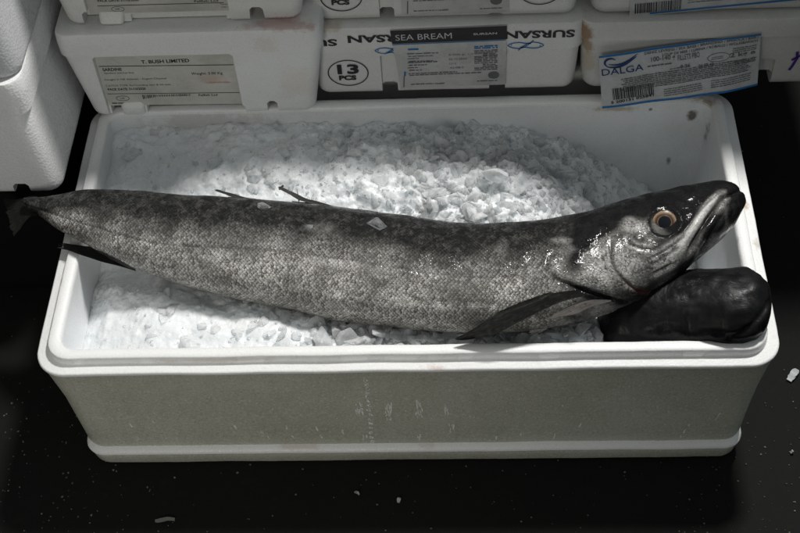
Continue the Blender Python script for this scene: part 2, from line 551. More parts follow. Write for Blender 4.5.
# rubbed white streaks on the front side
V, Fc = [], []
def front_y(z):
    return np.interp(z, [zb + 0.010, 0.08, 0.13, 0.175, 0.2], [0.0165, 0.0140, 0.0105, 0.0050, 0.0020])
def dash(x, z, w, h, lean=0.0):
    b = len(V); n = 5
    ring = []
    for i in range(n):
        t = i / (n - 1)
        ring.append((x - w / 2 * random.uniform(0.3, 1) + lean * t * h, z + h * t))
    for i in range(n - 1, -1, -1):
        t = i / (n - 1)
        ring.append((x + w / 2 * random.uniform(0.3, 1) + lean * t * h, z + h * t))
    for X, Z in ring:
        V.append((X, front_y(Z) - 0.0006, Z))
    Fc.append(tuple(range(b, b + 2 * n)))
def fpx(px, py):                         # a point measured on the front side
    d = ray(px, py); t = (0.012 - CAM[1]) / d[1]; p = CAM + d * t
    return p[0], p[2]
for i in range(15):
    X, Z = fpx(366 + 6 * i / 14 + random.uniform(-0.6, 0.6), 374 + 70 * i / 14)
    for q in range(3):
        dash(X + random.uniform(-0.0016, 0.0016), Z - 0.003 + random.uniform(-.001, .001), 0.0034, random.uniform(0.003, 0.006))
def cluster(px, py, w, h, n, lean):
    for i in range(n):
        X, Z = fpx(px + random.uniform(-w, w), py + random.uniform(-h, h))
        dash(X, Z, random.uniform(0.0010, 0.0017), random.uniform(0.002, 0.009), lean * 0.5)
cluster(360, 410, 4, 7, 30, -0.10); cluster(389, 412, 3, 10, 32, -0.16); cluster(420, 410, 4, 8, 28, 0.0); cluster(447, 410, 2, 6, 14, -0.1)
cluster(452, 431, 3, 4, 10, 0); cluster(419, 441, 2, 2, 8, 0); cluster(365, 440, 2, 3, 6, 0)
for (px, py) in ((132, 428), (139, 442), (155, 424), (166, 440), (236, 430), (263, 436), (287, 430), (293, 440), (318, 432), (496, 441), (521, 438), (555, 440), (580, 428), (322, 440), (343, 436), (270, 442)):
    cluster(px, py, 1, 1, 3, -0.35 if px < 340 else 0.02)
for (px, py) in ((684, 436), (688, 428), (716, 420), (719, 415), (681, 440)):
    cluster(px, py, 0.7, 1, 3, 0.4)
for i in range(60):
    X, Z = fpx(random.uniform(110, 730), random.uniform(380, 440)); dash(X, Z, random.uniform(.0008, .0016), random.uniform(0.001, 0.003))
link('scuff_marks', mesh_of(V, Fc), plain('scuffed_beads', (0.95, 0.95, 0.90), 0.7), fb)['kind'] = 'stuff'

# ------------------------------------------------------------------ the stacked boxes behind
def white(name, **kw):
    return eps(name, **kw)
pale = (0.74, 0.74, 0.72)
# a plain box that carries the stacks, behind the fish box
sup = thing('support_box', 'plain polystyrene box standing behind the fish box under the stacked cartons', 'box')
s0 = SmallBox(-0.375, 0.335, 0.475, 0.82, 0.0, H - 0.001, 0.05)
s0m = white('support_body', color=pale)
s0.build(sup, (s0m, s0m))

# -- sardine boxes (left of the back row)
PINK = (0.42, 0.17, 0.13)
b1 = SmallBox(-0.392, -0.114, 0.384, 0.75, H + 0.0015, 0.138, 0.035, tap=0.005, proud=0.0022, r=0.015, tx=0.016)
z0 = b1.z0; zt = z0 + b1.h
r1 = thing('sardine_box', 'white polystyrene box with a sardine label, lower of the pair beside the left hand stack', 'box', 'small boxes stacked behind the fish box')
yf = b1.y0
b1.build(r1, (white('sardine_body', color=(0.76, 0.765, 0.755), dirt=0.08, stains=(((-0.13, 0.385, z0 + 0.05), (0.03, 0.02, 0.03), (0.5, 0.3, 0.25), 0.15),)),
              white('sardine_lid', color=(0.77, 0.77, 0.76), dirt=0.08, stains=(((-0.14, 0.385, zt - 0.001), (0.05, 0.012, 0.006), PINK, 0.5), ((-0.16, 0.37, zt - 0.022), (0.018, 0.02, 0.024), (0.52, 0.34, 0.28), 0.2)))),
         [(-0.3715, -0.203, yf - 0.03, yf + 0.0055, z0 - 0.005, z0 + b1.h - b1.lip - 0.001),
          (-0.3685, -0.354, yf - 0.03, yf + 0.02, z0 - 0.01, z0 + 0.019, 0.001), (-0.324, -0.2005, yf - 0.03, yf + 0.02, z0 - 0.01, z0 + 0.0165, 0.001),
          (-0.1725, -0.160, yf - 0.03, yf + 0.03, z0 - 0.01, z0 + 0.021, 0.001)])
# its small middle foot stands proud again
fm = loft([rrect(-0.353, -0.328, yf + 0.003, yf + 0.03, 0.004, z0 - 0.0004, 6, 6, 4), rrect(-0.355, -0.3265, yf + 0.0005, yf + 0.03, 0.005, z0 + 0.003, 6, 6, 4), rrect(-0.3555, -0.326, yf, yf + 0.03, 0.005, z0 + 0.014, 6, 6, 4), rrect(-0.353, -0.328, yf + 0.007, yf + 0.03, 0.003, z0 + 0.022, 6, 6, 4)])
link('foot', fm, r1.children[0].data.materials[0], r1, 40)
surf1 = lambda x, z: yf + 0.0050
lm = paper('sardine_label_paper', (0.56, 0.55, 0.50), stains=(((-0.237, 0.39, z0 + 0.056), (0.026, 0.02, 0.010), (0.46, 0.31, 0.25), 0.5), ((-0.228, 0.39, z0 + 0.049), (0.022, 0.02, 0.0025), (0.42, 0.22, 0.17), 0.7)))
lab = link('label', sheet(((-0.3705, z0 + 0.0975), (-0.204, z0 + 0.0970), (-0.204, z0 + 0.0128), (-0.3705, z0 + 0.0150)), surf1, 0.0002), lm, r1, 60)
P = Print()
P.text('T. BUSH LIMITED', -0.3167, z0 + 0.0818, 0.0585, 0.0056, 0.8, 0.03)
P.bar(-0.3690, z0 + 0.0788, 0.163, 0.0011, -0.9)
P.text('SARDINE', -0.3660, z0 + 0.0715, 0.0235, 0.0048, 0, 0.03)
P.text('Sardina pilchardus', -0.3650, z0 + 0.0660, 0.036, 0.0036)
P.text('Caught in NE Atlantic - English Channel', -0.3670, z0 + 0.0556, 0.076, 0.0035)
P.text('CATCH TYPE: Surrounding nets & lift nets', -0.3675, z0 + 0.0456, 0.080, 0.0036)
P.text('PACK DATE: 31/10/2020', -0.3665, z0 + 0.0398, 0.047, 0.0038, 0, 0.03)
P.text('Weight: 3.00 Kg', -0.2594, z0 + 0.0610, 0.038, 0.0052, 0, 0.01)
P.bar(-0.3680, z0 + 0.0340, 0.163, 0.0009, -1.0)
P.ellipse(-0.3510, z0 + 0.0265, 0.0080, 0.0040, 0.0007); P.text('UK', -0.3540, z0 + 0.0252, 0.006, 0.0028)
P.words(-0.3660, z0 + 0.0178, 0.030, 0.0022, 0, 9)
P.text('Falfish Ltd', -0.2563, z0 + 0.0272, 0.0235, 0.0034, 0, 0.02)
for i in range(40):
    P.bar(-0.3260 + i * 0.0015, z0 + 0.0245 + 0.0034 * min(1, i / 12), random.choice((0.0005, 0.0009)), 0.0070 - 0.0036 * min(1, i / 12))
P.build('lettering', INK, lab, surf1, 0.0008)
# upper sardine box
b2 = SmallBox(-0.394, -0.118, 0.393, 0.75, zt + 0.0006, 0.138, 0.035, tap=0.005, proud=0.0022, r=0.015, tx=0.014)
r2 = thing('sardine_box', 'upper sardine box with a pink blood smear under its right foot', 'box', 'small boxes stacked behind the fish box')
y2, z2 = b2.y0, b2.z0
b2.build(r2, (white('upper_sardine_body', color=(0.70, 0.70, 0.68), dirt=0.12, stains=(((-0.14, 0.40, z2), (0.05, 0.02, 0.007), PINK, 0.85), ((-0.17, 0.42, z2 + 0.01), (0.012, 0.03, 0.012), (0.30, 0.14, 0.09), 0.8))), white('upper_sardine_lid', color=pale)),
         [(-0.366, -0.20, y2 - 0.03, y2 + 0.006, z2 - 0.005, z2 + b2.h - b2.lip - 0.001),
          (-0.373, -0.3555, y2 - 0.03, y2 + 0.02, z2 - 0.01, z2 + 0.021, 0.001), (-0.318, -0.206, y2 - 0.03, y2 + 0.012, z2 - 0.01, z2 + 0.013, 0.001),
          (-0.1765, -0.161, y2 - 0.03, y2 + 0.03, z2 - 0.01, z2 + 0.022, 0.002)])
surf2 = lambda x, z: y2 + 0.0055
lab = link('label', sheet(((-0.3655, z2 + 0.0805), (-0.201, z2 + 0.0805), (-0.201, z2 + 0.0135), (-0.3655, z2 + 0.0135)), surf2, 0.0002), paper('upper_sardine_label_paper', (0.55, 0.54, 0.49)), r2, 60)
P = Print()
P.text('PACK DATE: 31/10/2020', -0.352, z2 + 0.0305, 0.048, 0.0038, 0, 0.03)
P.bar(-0.354, z2 + 0.0245, 0.148, 0.0009)
P.ellipse(-0.331, z2 + 0.0195, 0.0075, 0.0036, 0.0006); P.text('UK', -0.3338, z2 + 0.0185, 0.0055, 0.0025)
P.text('Falfish Ltd', -0.240, z2 + 0.0265, 0.028, 0.0030, 0, 0.02)
P.text('Types', -0.211, z2 + 0.0215, 0.009, 0.0022); P.text('lota, Ltd', -0.2095, z2 + 0.0175, 0.0125, 0.0022)
P.build('lettering', INK, lab, surf2, 0.0008)
for xx in (-0.340,):
    f2 = loft([rrect(xx - 0.014, xx + 0.012, y2 + 0.001, y2 + 0.02, 0.004, z2, 6, 6, 4), rrect(xx - 0.0155, xx + 0.0135, y2 - 0.001, y2 + 0.02, 0.005, z2 + 0.003, 6, 6, 4), rrect(xx - 0.016, xx + 0.016, y2 + 0.0045, y2 + 0.02, 0.005, z2 + 0.016, 6, 6, 4)])
    link('foot', f2, r2.children[0].data.materials[0], r2, 40)

# -- sea bream boxes (middle)
b3 = SmallBox(-0.1125, 0.2065, 0.415, 0.77, H + 0.0015, 0.112, 0.041, tap=0.004, proud=0.003, r=0.016)
z3 = b3.z0; y3 = b3.y0; zt3 = z3 + b3.h; zl3 = zt3 - b3.lip
r3 = thing('bream_box', 'polystyrene box marked 13 PCS with a sea bream label, lower one of the middle stack', 'box', 'small boxes stacked behind the fish box')
RUST = (0.26, 0.15, 0.07)
b3.build(r3, (white('bream_body', color=(0.70, 0.70, 0.685), dirt=0.12), white('bream_lid', color=(0.70, 0.70, 0.68), dirt=0.15, stains=(((-0.10, 0.41, zt3), (0.03, 0.02, 0.006), (0.4, 0.3, 0.2), 0.5),))),
         [(-0.0315, -0.012, y3 - 0.03, y3 + 0.004, z3 - 0.01, zl3 - 0.004), (0.101, 0.121, y3 - 0.03, y3 + 0.004, z3 - 0.01, zl3 - 0.004),
          (-0.0315, -0.012, y3 - 0.03, y3 + 0.05, z3 - 0.01, z3 + 0.016), (0.101, 0.121, y3 - 0.03, y3 + 0.05, z3 - 0.01, z3 + 0.016)])
surf3 = lambda x, z: b3.face(z)
def drape3(x, z):
    return np.interp(z, [z3, zl3 - 0.012, zl3 + 0.001, 1.0], [y3 - 0.0012, y3 - b3.tap, y3 - b3.tap - b3.proud - 0.0008, y3 - b3.tap - b3.proud - 0.0008])
P = Print()
P.text('SURSAN', 0.119, z3 + 0.0905, 0.083, 0.0115, 0, 0.035, True)
P.text('SURSAN', -0.068, z3 + 0.0900, 0.088, 0.0115, 0, 0.035, True)
P.text('SU', -0.1095, z3 + 0.0860, 0.0285, 0.0108, 0, 0.035, True)
o = P.build('lettering', INK, r3, surf3, 0.0011)
P = Print()
P.text('13', -0.0850, z3 + 0.0360, 0.0265, 0.0165, 0, 0.035)
P.text('PCS', -0.0840, z3 + 0.0255, 0.0215, 0.0082, 0, 0.05)
P.ellipse(-0.0720, z3 + 0.0378, 0.0245, 0.0215, 0.0014)
P.build('count_mark', INK, r3, surf3, 0.0010)
def fish_logo(P, cx, cz, s):
    """two crossing outlines pointing opposite ways"""
    A, B = [], []
    for i in range(41):
        t = -1 + 2 * i / 40
        A.append((cx + s * t, cz + s * 0.22 * math.sin(math.pi * (t + 1) * 0.5) * (1 if t < 0.2 else 1) * math.cos(0.9 * (t + 0.15))))
    def outline(sgn):
        up = [(cx + sgn * s * x, cz + sgn * s * z) for x, z in ((0.42, 0.36), (0.15, 0.06), (-0.1, -0.14), (-0.4, -0.23), (-0.7, -0.17), (-0.92, -0.06), (-1.0, 0.02), (-0.9, 0.11), (-0.65, 0.2), (-0.35, 0.22), (0.0, 0.14), (0.3, 0.12))]
        P.stroke(up, 0.0014)
    outline(1); outline(-1)
    P.disc(cx - s * 0.8, cz + s * 0.05, 0.0008, 0.0008); P.disc(cx + s * 0.8, cz - s * 0.05, 0.0008, 0.0008)
P = Print(); fish_logo(P, 0.1445, z3 + 0.0795, 0.0215); fish_logo(P, -0.0165, z3 + 0.0765, 0.020)
P.stroke([(-0.1115, z3 + 0.077), (-0.106, z3 + 0.0735), (-0.103, z3 + 0.0700), (-0.106, z3 + 0.0685), (-0.1115, z3 + 0.0695)], 0.0014)
P.build('fish_emblem', INK_BLUE, r3, surf3, 0.0010)
lab = link('label', sheet(((-0.0165, z3 + 0.1090), (0.1215, z3 + 0.1120), (0.1215, z3 + 0.0130), (-0.0085, z3 + 0.0105)), drape3, 0.0008), paper('bream_label_paper', (0.52, 0.525, 0.515)), r3, 60)
P = Print()
P.add([(-0.0165 + 0.138 * i / 20 + 0.0014 * j * (1 - i / 20), z3 + 0.1086 + 0.003 * i / 20 - 0.0205 * j) for j in (0, 1) for i in range(21)], [(i, i + 1, i + 22, i + 21) for i in range(20)])
P.build('title_band', INK, lab, drape3, 0.0016)
P = Print(); P.text('SEA BREAM', -0.0105, z3 + 0.0935, 0.067, 0.0088, 1.3, -0.004); P.text('SURSAN', 0.082, z3 + 0.0990, 0.028, 0.0032, 1.3, 0.02)
P.build('title', INK_WHITE, lab, drape3, 0.0021)
P = Print(); P.bar(-0.015, z3 + 0.0862, 0.1355, 0.0012, 1.3); P.words(0.083, z3 + 0.0800, 0.028, 0.0024, 1.3, 4); P.words(0.083, z3 + 0.0772, 0.028, 0.0022, 1.3, 5); P.bar(-0.0035, z3 + 0.0320, 0.0022, 0.0075, -4)
P.words(0.0035, z3 + 0.0775, 0.014, 0.0030, 1.3, 6)
P.build('blue_print', INK_BLUE, lab, drape3, 0.0017)
P = Print()
P.text('2 000 g  1,7', 0.052, z3 + 0.0655, 0.030, 0.0036, 1.3); P.text('30.10.2020', 0.052, z3 + 0.0570, 0.022, 0.0032, 1.3); P.text('11-2', 0.053, z3 + 0.0495, 0.008, 0.0030, 1.3); P.text('42.08.0', 0.053, z3 + 0.0425, 0.017, 0.0030, 1.3)
for i, (zz, w) in enumerate(((0.0710, 0.038), (0.0655, 0.030), (0.0605, 0.014), (0.0555, 0.030), (0.0535, 0.036), (0.0490, 0.022), (0.0450, 0.012), (0.0405, 0.016), (0.0350, 0.060), (0.0322, 0.088))):
    P.words(0.0020 + 0.0012 * (i % 2), z3 + zz, w, 0.0019, 1.3, 20 + i)
for i in range(13):
    P.words(0.083 + (0.010 if i in (3, 9, 10) else 0), z3 + 0.0735 - i * 0.0029, 0.028 - (0.010 if i in (3, 9, 10) else 0), 0.0019, 1.3, 50 + i)
P.words(0.004, z3 + 0.0165, 0.026, 0.0018, 1.3, 81); P.text('11.10.2020', 0.030, z3 + 0.0165, 0.016, 0.0022, 1.3, 0.05)
P.words(0.086, z3 + 0.0195, 0.025, 0.0018, 1.3, 82); P.disc(0.1065, z3 + 0.0300, 0.0070, 0.0062); P.bar(-0.0052, z3 + 0.0130, 0.0013, 0.0190, -3.5)
P.build('lettering', INK_GREY, lab, drape3, 0.0017)

b4 = SmallBox(-0.1085, 0.204, 0.421, 0.77, zt3 + 0.0006, 0.160, 0.041, tap=0.004, proud=0.003, r=0.016)  # unseen upper part made taller so the stack's shade reaches further forward
z4, y4 = b4.z0, b4.y0; zl4 = z4 + b4.h - b4.lip
r4 = thing('bream_box', 'upper bream box, its count mark and label cut off by the picture top', 'box', 'small boxes stacked behind the fish box')
b4.build(r4, (white('upper_bream_body', color=(0.66, 0.66, 0.64), dirt=0.15, stains=(((-0.09, 0.41, z4), (0.04, 0.02, 0.006), (0.36, 0.26, 0.16), 0.6),)), white('upper_bream_lid', color=pale)),
         [(-0.0285, -0.011, y4 - 0.03, y4 + 0.05, z4 - 0.01, z4 + 0.016), (0.099, 0.117, y4 - 0.03, y4 + 0.05, z4 - 0.01, z4 + 0.006), (-0.0285, -0.011, y4 - 0.03, y4 + 0.004, z4 - 0.01, zl4 - 0.004)])
surf4 = lambda x, z: b4.face(z)
P = Print(); P.ellipse(-0.072, z4 + 0.0378, 0.0245, 0.0215, 0.0014); P.text('PCS', -0.084, z4 + 0.0255, 0.0215, 0.0082, 0, 0.05); P.text('13', -0.085, z4 + 0.036, 0.0265, 0.0165, 0, 0.06)
P.ellipse(0.160, z4 + 0.040, 0.0245, 0.0215, 0.0014); P.text('13', 0.147, z4 + 0.037, 0.0265, 0.0165, 0, 0.06); P.text('PCS', 0.148, z4 + 0.027, 0.0215, 0.0082, 0, 0.05)
P.build('count_mark', INK, r4, surf4, 0.0010)
lab = link('label', sheet(((-0.004, z4 + 0.068), (0.124, z4 + 0.070), (0.124, z4 + 0.0085), (-0.0015, z4 + 0.0075)), surf4, 0.0009), paper('upper_bream_label_paper', (0.50, 0.50, 0.49)), r4, 60)
P = Print()
P.words(0.012, z4 + 0.0315, 0.055, 0.0019, 1, 11); P.words(0.012, z4 + 0.0285, 0.085, 0.0019, 1, 12); P.words(0.012, z4 + 0.0130, 0.024, 0.0018, 1, 13); P.text('11.10.2020', 0.037, z4 + 0.0130, 0.016, 0.0022, 1, 0.05)
P.disc(0.109, z4 + 0.0265, 0.0070, 0.0062); P.words(0.090, z4 + 0.0140, 0.026, 0.0018, 1, 14); P.bar(0.004, z4 + 0.0095, 0.0013, 0.020, -3)
P.build('lettering', INK_GREY, lab, surf4, 0.0016)

# -- fillet boxes (right)
b5 = SmallBox(0.2165, 0.555, 0.415, 0.77, H + 0.0015, 0.112, 0.030, tap=0.005, proud=0.0035, r=0.018)
z5, y5 = b5.z0, b5.y0; zt5 = z5 + b5.h; zl5 = zt5 - b5.lip
r5 = thing('fillet_box', 'polystyrene box with a loose blue edged DALGA fillets label, lower one at the right', 'box', 'small boxes stacked behind the fish box')
st = (((0.212, 0.412, z5 + 0.095), (0.014, 0.03, 0.018), RUST, 0.9), ((0.216, 0.412, z5 + 0.07), (0.012, 0.03, 0.014), (0.36, 0.24, 0.13), 0.8), ((0.220, 0.412, z5 + 0.045), (0.010, 0.03, 0.02), (0.45, 0.34, 0.22), 0.5))
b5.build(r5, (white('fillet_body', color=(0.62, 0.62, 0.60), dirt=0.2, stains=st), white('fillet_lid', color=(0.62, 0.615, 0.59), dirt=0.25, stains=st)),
         [(0.428, 0.4465, y5 - 0.03, y5 + 0.05, z5 - 0.01, z5 + 0.021), (0.428, 0.4465, y5 - 0.03, y5 + 0.004, z5 - 0.01, z5 + 0.045)])
surf5 = lambda x, z: b5.face(z)
def hang5(x, z):                       # stuck on along the top, hanging clear of the box below, its near corner furthest out
    f = np.interp(x, [0.23, 0.385, 0.435], [1.0, 0.95, 0.5])
    return y5 - b5.tap - b5.proud - 0.0006 - max(0.0, 0.296 - z) * 0.28 * f + 0.0005 * math.sin(x * 90)
Q = ((0.2318, 0.2813), (0.4206, 0.3070), (0.4256, 0.2348), (0.2386, 0.2142))
lab = link('label', sheet(Q, hang5, 0.0012, 48, 32), paper('fillet_label_paper', (0.52, 0.53, 0.54)), r5, 60)
rot = 7.2
def L5(u, w):                          # u,w as fractions of the label from its top left
    a = [(1 - u) * Q[0][i] + u * Q[1][i] for i in (0, 1)]; b = [(1 - u) * Q[3][i] + u * Q[2][i] for i in (0, 1)]
    return (1 - w) * a[0] + w * b[0], (1 - w) * a[1] + w * b[1]
def T5(P, body, u, w, wd, h, bold=0, r=rot + 0.8): x, z = L5(u, w); P.text(body, x, z, wd, h, r, bold)
def W5(P, u, w, wd, h, seed, r=rot + 1.0): x, z = L5(u, w); P.words(x, z, wd, h, r, seed)
P = Print()
for wv in (0.0, 1.0):
    pts = [L5(i / 24, wv + (0.012 if wv == 0 else -0.014)) for i in range(25)]
    P.stroke(pts, 0.0026)
P.build('edge_line', INK_BLUE, lab, hang5, 0.0022)
P = Print(); T5(P, 'DALGA', 0.012, 0.375, 0.050, 0.0085, 0.004, rot)
def wave(P, du, dw, wid):
    pts = []; ws = []
    for i in range(24):
        t = i / 23; x, z = L5(0.045 + du + 0.19 * t, 0.215 + dw + 0.045 * math.sin(math.pi * t * 1.15) - 0.10 * t ** 1.6)
        pts.append((x, z)); ws.append(wid * (0.2 + abs(math.sin(math.pi * t)) ** 0.7))
    P.stroke(pts, ws)
wave(P, 0.0, 0.0, 0.0026); wave(P, 0.008, -0.045, 0.0018)
x, z = L5(0.072, 0.150); P.stroke([(x + 0.0072 * math.cos(a), z + 0.0055 * math.sin(a)) for a in [0.7 + 3.6 * i / 18 for i in range(19)]], [0.0006 + 0.0024 * math.sin(math.pi * i / 18) for i in range(19)])
P.build('logo', INK_NAVY, lab, hang5, 0.0022)
P = Print()
T5(P, '100-140 g', 0.325, 0.275, 0.0285, 0.0080, 0.02); T5(P, 'FILLETS PBO', 0.490, 0.285, 0.0260, 0.0070, 0.01); T5(P, '2 kg e', 0.815, 0.395, 0.0300, 0.0072, 0.02)
T5(P, '8-26', 0.505, 0.435, 0.0120, 0.0046, 0.04); T5(P, '26.08.42', 0.620, 0.475, 0.0180, 0.0042, 0.03); T5(P, '14.10.2020', 0.850, 0.520, 0.0240, 0.0038, 0.03)
x, z = L5(0.745, 0.335); P.ellipse(x, z, 0.0130, 0.0055, 0.0007, rot); W5(P, 0.70, 0.335, 0.014, 0.0010, 7); W5(P, 0.70, 0.365, 0.014, 0.0010, 8)
W5(P, 0.30, 0.335, 0.030, 0.0019, 3); W5(P, 0.44, 0.430, 0.012, 0.0016, 4); W5(P, 0.845, 0.460, 0.026, 0.0016, 5)
T5(P, 'DENIZ LEVREGI / SEA BASS / BRANZINO / SPIGOLA / BAR /', 0.285, 0.095, 0.134, 0.0034, 0.02); T5(P, 'LOUP DE MER / LUBINA / ROBALO / WOLFSBARSCH', 0.395, 0.165, 0.112, 0.0032, 0.02)
for i in range(3): W5(P, 0.83, 0.225 + 0.035 * i, 0.028, 0.0013, 30 + i)
for i in range(8): W5(P, 0.13 + 0.012 * (i % 3), 0.495 + 0.034 * i, 0.150, 0.0015, 90 + i, rot + 1.2)
for i in range(4): W5(P, 0.40, 0.80 + 0.040 * i, 0.046, 0.0013, 120 + i, rot + 1.6); W5(P, 0.70, 0.76 + 0.040 * i, 0.048, 0.0013, 140 + i, rot + 1.6)
P.build('lettering', INK_GREY, lab, hang5, 0.0022)
P = Print()
rd = random.Random(3); u = 0.075
while u < 0.335:
    wd = rd.choice((0.0006, 0.0009, 0.0016)); x, z = L5(u, 0.860); P.bar(x, z, wd, 0.0150, rot + 1.8); u += (wd + rd.choice((0.0006, 0.001))) / 0.188
T5(P, '5 200131 025841', 0.060, 0.935, 0.052, 0.0036, 0.03, rot + 2.0)
P.build('barcode', INK, lab, hang5, 0.0022)
P = Print(); P.stroke([(0.4700, z5 + 0.0560), (0.4715, z5 + 0.045), (0.4680, z5 + 0.032), (0.4655, z5 + 0.025)], 0.0036); P.stroke([(0.4655, z5 + 0.042), (0.472, z5 + 0.0475), (0.479, z5 + 0.052), (0.484, z5 + 0.056), (0.486, z5 + 0.040)], 0.0034)
P.build('marker_scrawl', INK_VIOLET, r5, surf5, 0.0010)

b6 = SmallBox(0.2215, 0.553, 0.420, 0.77, zt5 + 0.0006, 0.160, 0.030, tap=0.005, proud=0.0035, r=0.018)  # taller out of view too, to lengthen the shade of this stack
z6, y6 = b6.z0, b6.y0
r6 = thing('fillet_box', 'upper fillet box with only the barcode end of its label showing at the right', 'box', 'small boxes stacked behind the fish box')
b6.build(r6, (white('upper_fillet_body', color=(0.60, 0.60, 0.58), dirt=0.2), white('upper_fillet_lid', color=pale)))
def hang6(x, z): return b6.face(z) - 0.0008
Q = ((0.262, z6 + 0.090), (0.458, z6 + 0.098), (0.462, z6 + 0.016), (0.266, z6 - 0.003))
lab = link('label', sheet(Q, hang6, 0.0010), paper('upper_fillet_label_paper', (0.50, 0.51, 0.52)), r6, 60)
P = Print(); P.stroke([L5(0.12 + 0.88 * i / 24, 0.965) for i in range(25)], 0.0024); P.build('edge_line', INK_BLUE, lab, hang6, 0.0020)
P = Print(); u = 0.03
while u < 0.30:
    wd = rd.choice((0.0006, 0.0009, 0.0016)); x, z = L5(u, 0.945); P.bar(x, z, wd, 0.0150, 4); u += (wd + rd.choice((0.0006, 0.001))) / 0.188
P.build('barcode', INK, lab, hang6, 0.0020)
P = Print()
for i in range(4): W5(P, 0.34, 0.72 + 0.042 * i, 0.052, 0.0013, 220 + i, 4.2); W5(P, 0.65, 0.70 + 0.042 * i, 0.055, 0.0013, 240 + i, 4.2)
for i in range(3): W5(P, 0.1, 0.56 + 0.05 * i, 0.15, 0.0014, 260 + i, 3.5)
P.build('lettering', INK_GREY, lab, hang6, 0.0020)

# -- unseen boxes added on top of the stacks to shade the back of the fish box
for bx, lab_, nm in ((SmallBox(-0.392, -0.118, 0.395, 0.75, b2.z0 + b2.h + 0.0006, 0.138, 0.035, tap=0.005, proud=0.0022, r=0.015, tx=0.014), 'unseen third box added on the sardine stack to cast shade', 'sardine_box'),
                     (SmallBox(-0.1085, 0.204, 0.419, 0.77, b4.z0 + b4.h + 0.0006, 0.150, 0.041, tap=0.004, proud=0.003, r=0.016), 'unseen third box added on the sea bream stack to cast shade', 'bream_box'),
                     (SmallBox(0.2215, 0.553, 0.418, 0.77, b6.z0 + b6.h + 0.0006, 0.150, 0.030, tap=0.005, proud=0.0035, r=0.018), 'unseen third box added on the fillet stack to cast shade', 'fillet_box')):
    bx.build(thing(nm, lab_, 'box', 'small boxes stacked behind the fish box'), (s0m, s0m))

# -- blank boxes at the left, on a dark crate as high as the fish box
crate_m = NT('black_plastic').set(color=(0.007, 0.007, 0.0075), rough=0.6, spec=0.15).m
rc = thing('crate', 'black plastic crate in the dark under the blank boxes at the left', 'crate')
SmallBox(-0.655, -0.440, 0.285, 0.60, 0.0, H - 0.0005, 0.03, tap=0.006, proud=0.003, r=0.012).build(rc, (crate_m, crate_m))
b7 = SmallBox(-0.66, -0.4080, 0.2555, 0.62, H + 0.001, 0.174, 0.050, tap=-0.007, proud=0.008, r=0.020, tx=-0.016)
r7 = thing('white_box', 'blank white polystyrene box at the left with a rounded lid band, under another one', 'box', 'blank boxes stacked at the left')
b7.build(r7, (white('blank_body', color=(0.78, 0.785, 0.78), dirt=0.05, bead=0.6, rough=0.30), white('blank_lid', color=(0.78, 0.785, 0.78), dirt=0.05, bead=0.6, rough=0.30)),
         [(-0.4655, -0.4465, b7.y0 - 0.04, b7.y0 + 0.05, H - 0.02, H + 0.0175, 0.002)])
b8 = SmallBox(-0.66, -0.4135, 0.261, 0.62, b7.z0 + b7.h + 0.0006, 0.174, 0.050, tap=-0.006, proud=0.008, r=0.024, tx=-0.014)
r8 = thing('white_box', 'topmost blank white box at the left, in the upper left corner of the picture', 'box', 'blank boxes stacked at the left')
b8.build(r8, (white('top_blank_body', color=(0.52, 0.53, 0.535), dirt=0.05, bead=0.6, rough=0.30), white('top_blank_lid', color=pale)))  # body colour darkened in place of shade that the lamps leave out

# ------------------------------------------------------------------ the hake
ST = [  # dorsal point, belly point (measured outline), height of the body axis above the rim
    ((24, 198), (25, 207), 0.016), ((34, 197.5), (35, 213), 0.016), ((60, 195), (54, 228), 0.019), ((91, 190), (88, 246.5), 0.021), ((140, 191.5), (127, 266.5), 0.019), ((186, 196.5), (180, 285), 0.014),
    ((228, 199), (228, 297.5), 0.008), ((280, 203), (279, 307), 0.004), ((340, 209.5), (338, 320.5), 0.001), ((400, 217), (399, 328), 0.001),
    ((456, 224.5), (458, 332), 0.003), ((505, 225), (512, 332), 0.008), ((548, 221), (568, 324), 0.014), ((588, 212), (617, 311), 0.022), ((628, 200.5), (659, 290), 0.030),
    ((664, 191.5), (690, 268), 0.036), ((692, 185.3), (713, 249.5), 0.040), ((711, 182.6), (731, 233), 0.043), ((724, 183), (739.5, 221), 0.044), ((733, 186), (744, 210), 0.044), ((740, 192), (746, 203), 0.044)]
mids, dors, Ls, zcs = [], [], [], []
for T, B, dz in ST:
    z = H + dz
    t3, b3_ = atz(*T, z), atz(*B, z)
    mids.append((t3 + b3_) / 2); dors.append((t3 - b3_) / 2)
mids = np.array(mids); dors = np.array(dors)
sl = np.concatenate([[0], np.cumsum(np.linalg.norm(np.diff(mids, axis=0), axis=1))])
def spline(s, ys, q):                    # Catmull-Rom through uneven knots (PCHIP-like, no overshoot)
    ys = np.asarray(ys); h = np.diff(s)[:, None]; d = np.diff(ys, axis=0) / h
    m = np.zeros_like(ys); m[1:-1] = (d[:-1] * h[1:] + d[1:] * h[:-1]) / (h[:-1] + h[1:]); m[0], m[-1] = d[0], d[-1]
    i = np.clip(np.searchsorted(s, q) - 1, 0, len(s) - 2); hh = (s[i + 1] - s[i])[:, None]; t = ((q - s[i])[:, None]) / hh
    return (2 * t**3 - 3 * t**2 + 1) * ys[i] + (t**3 - 2 * t**2 + t) * hh * m[i] + (-2 * t**3 + 3 * t**2) * ys[i + 1] + (t**3 - t**2) * hh * m[i + 1]
NS, NP = 820, 220
q = np.linspace(0, sl[-1], NS)
C = spline(sl, mids, q); Dv = spline(sl, dors, q)
Lh = np.linalg.norm(Dv, axis=1); Dn = Dv / Lh[:, None]
frac = q / sl[-1]
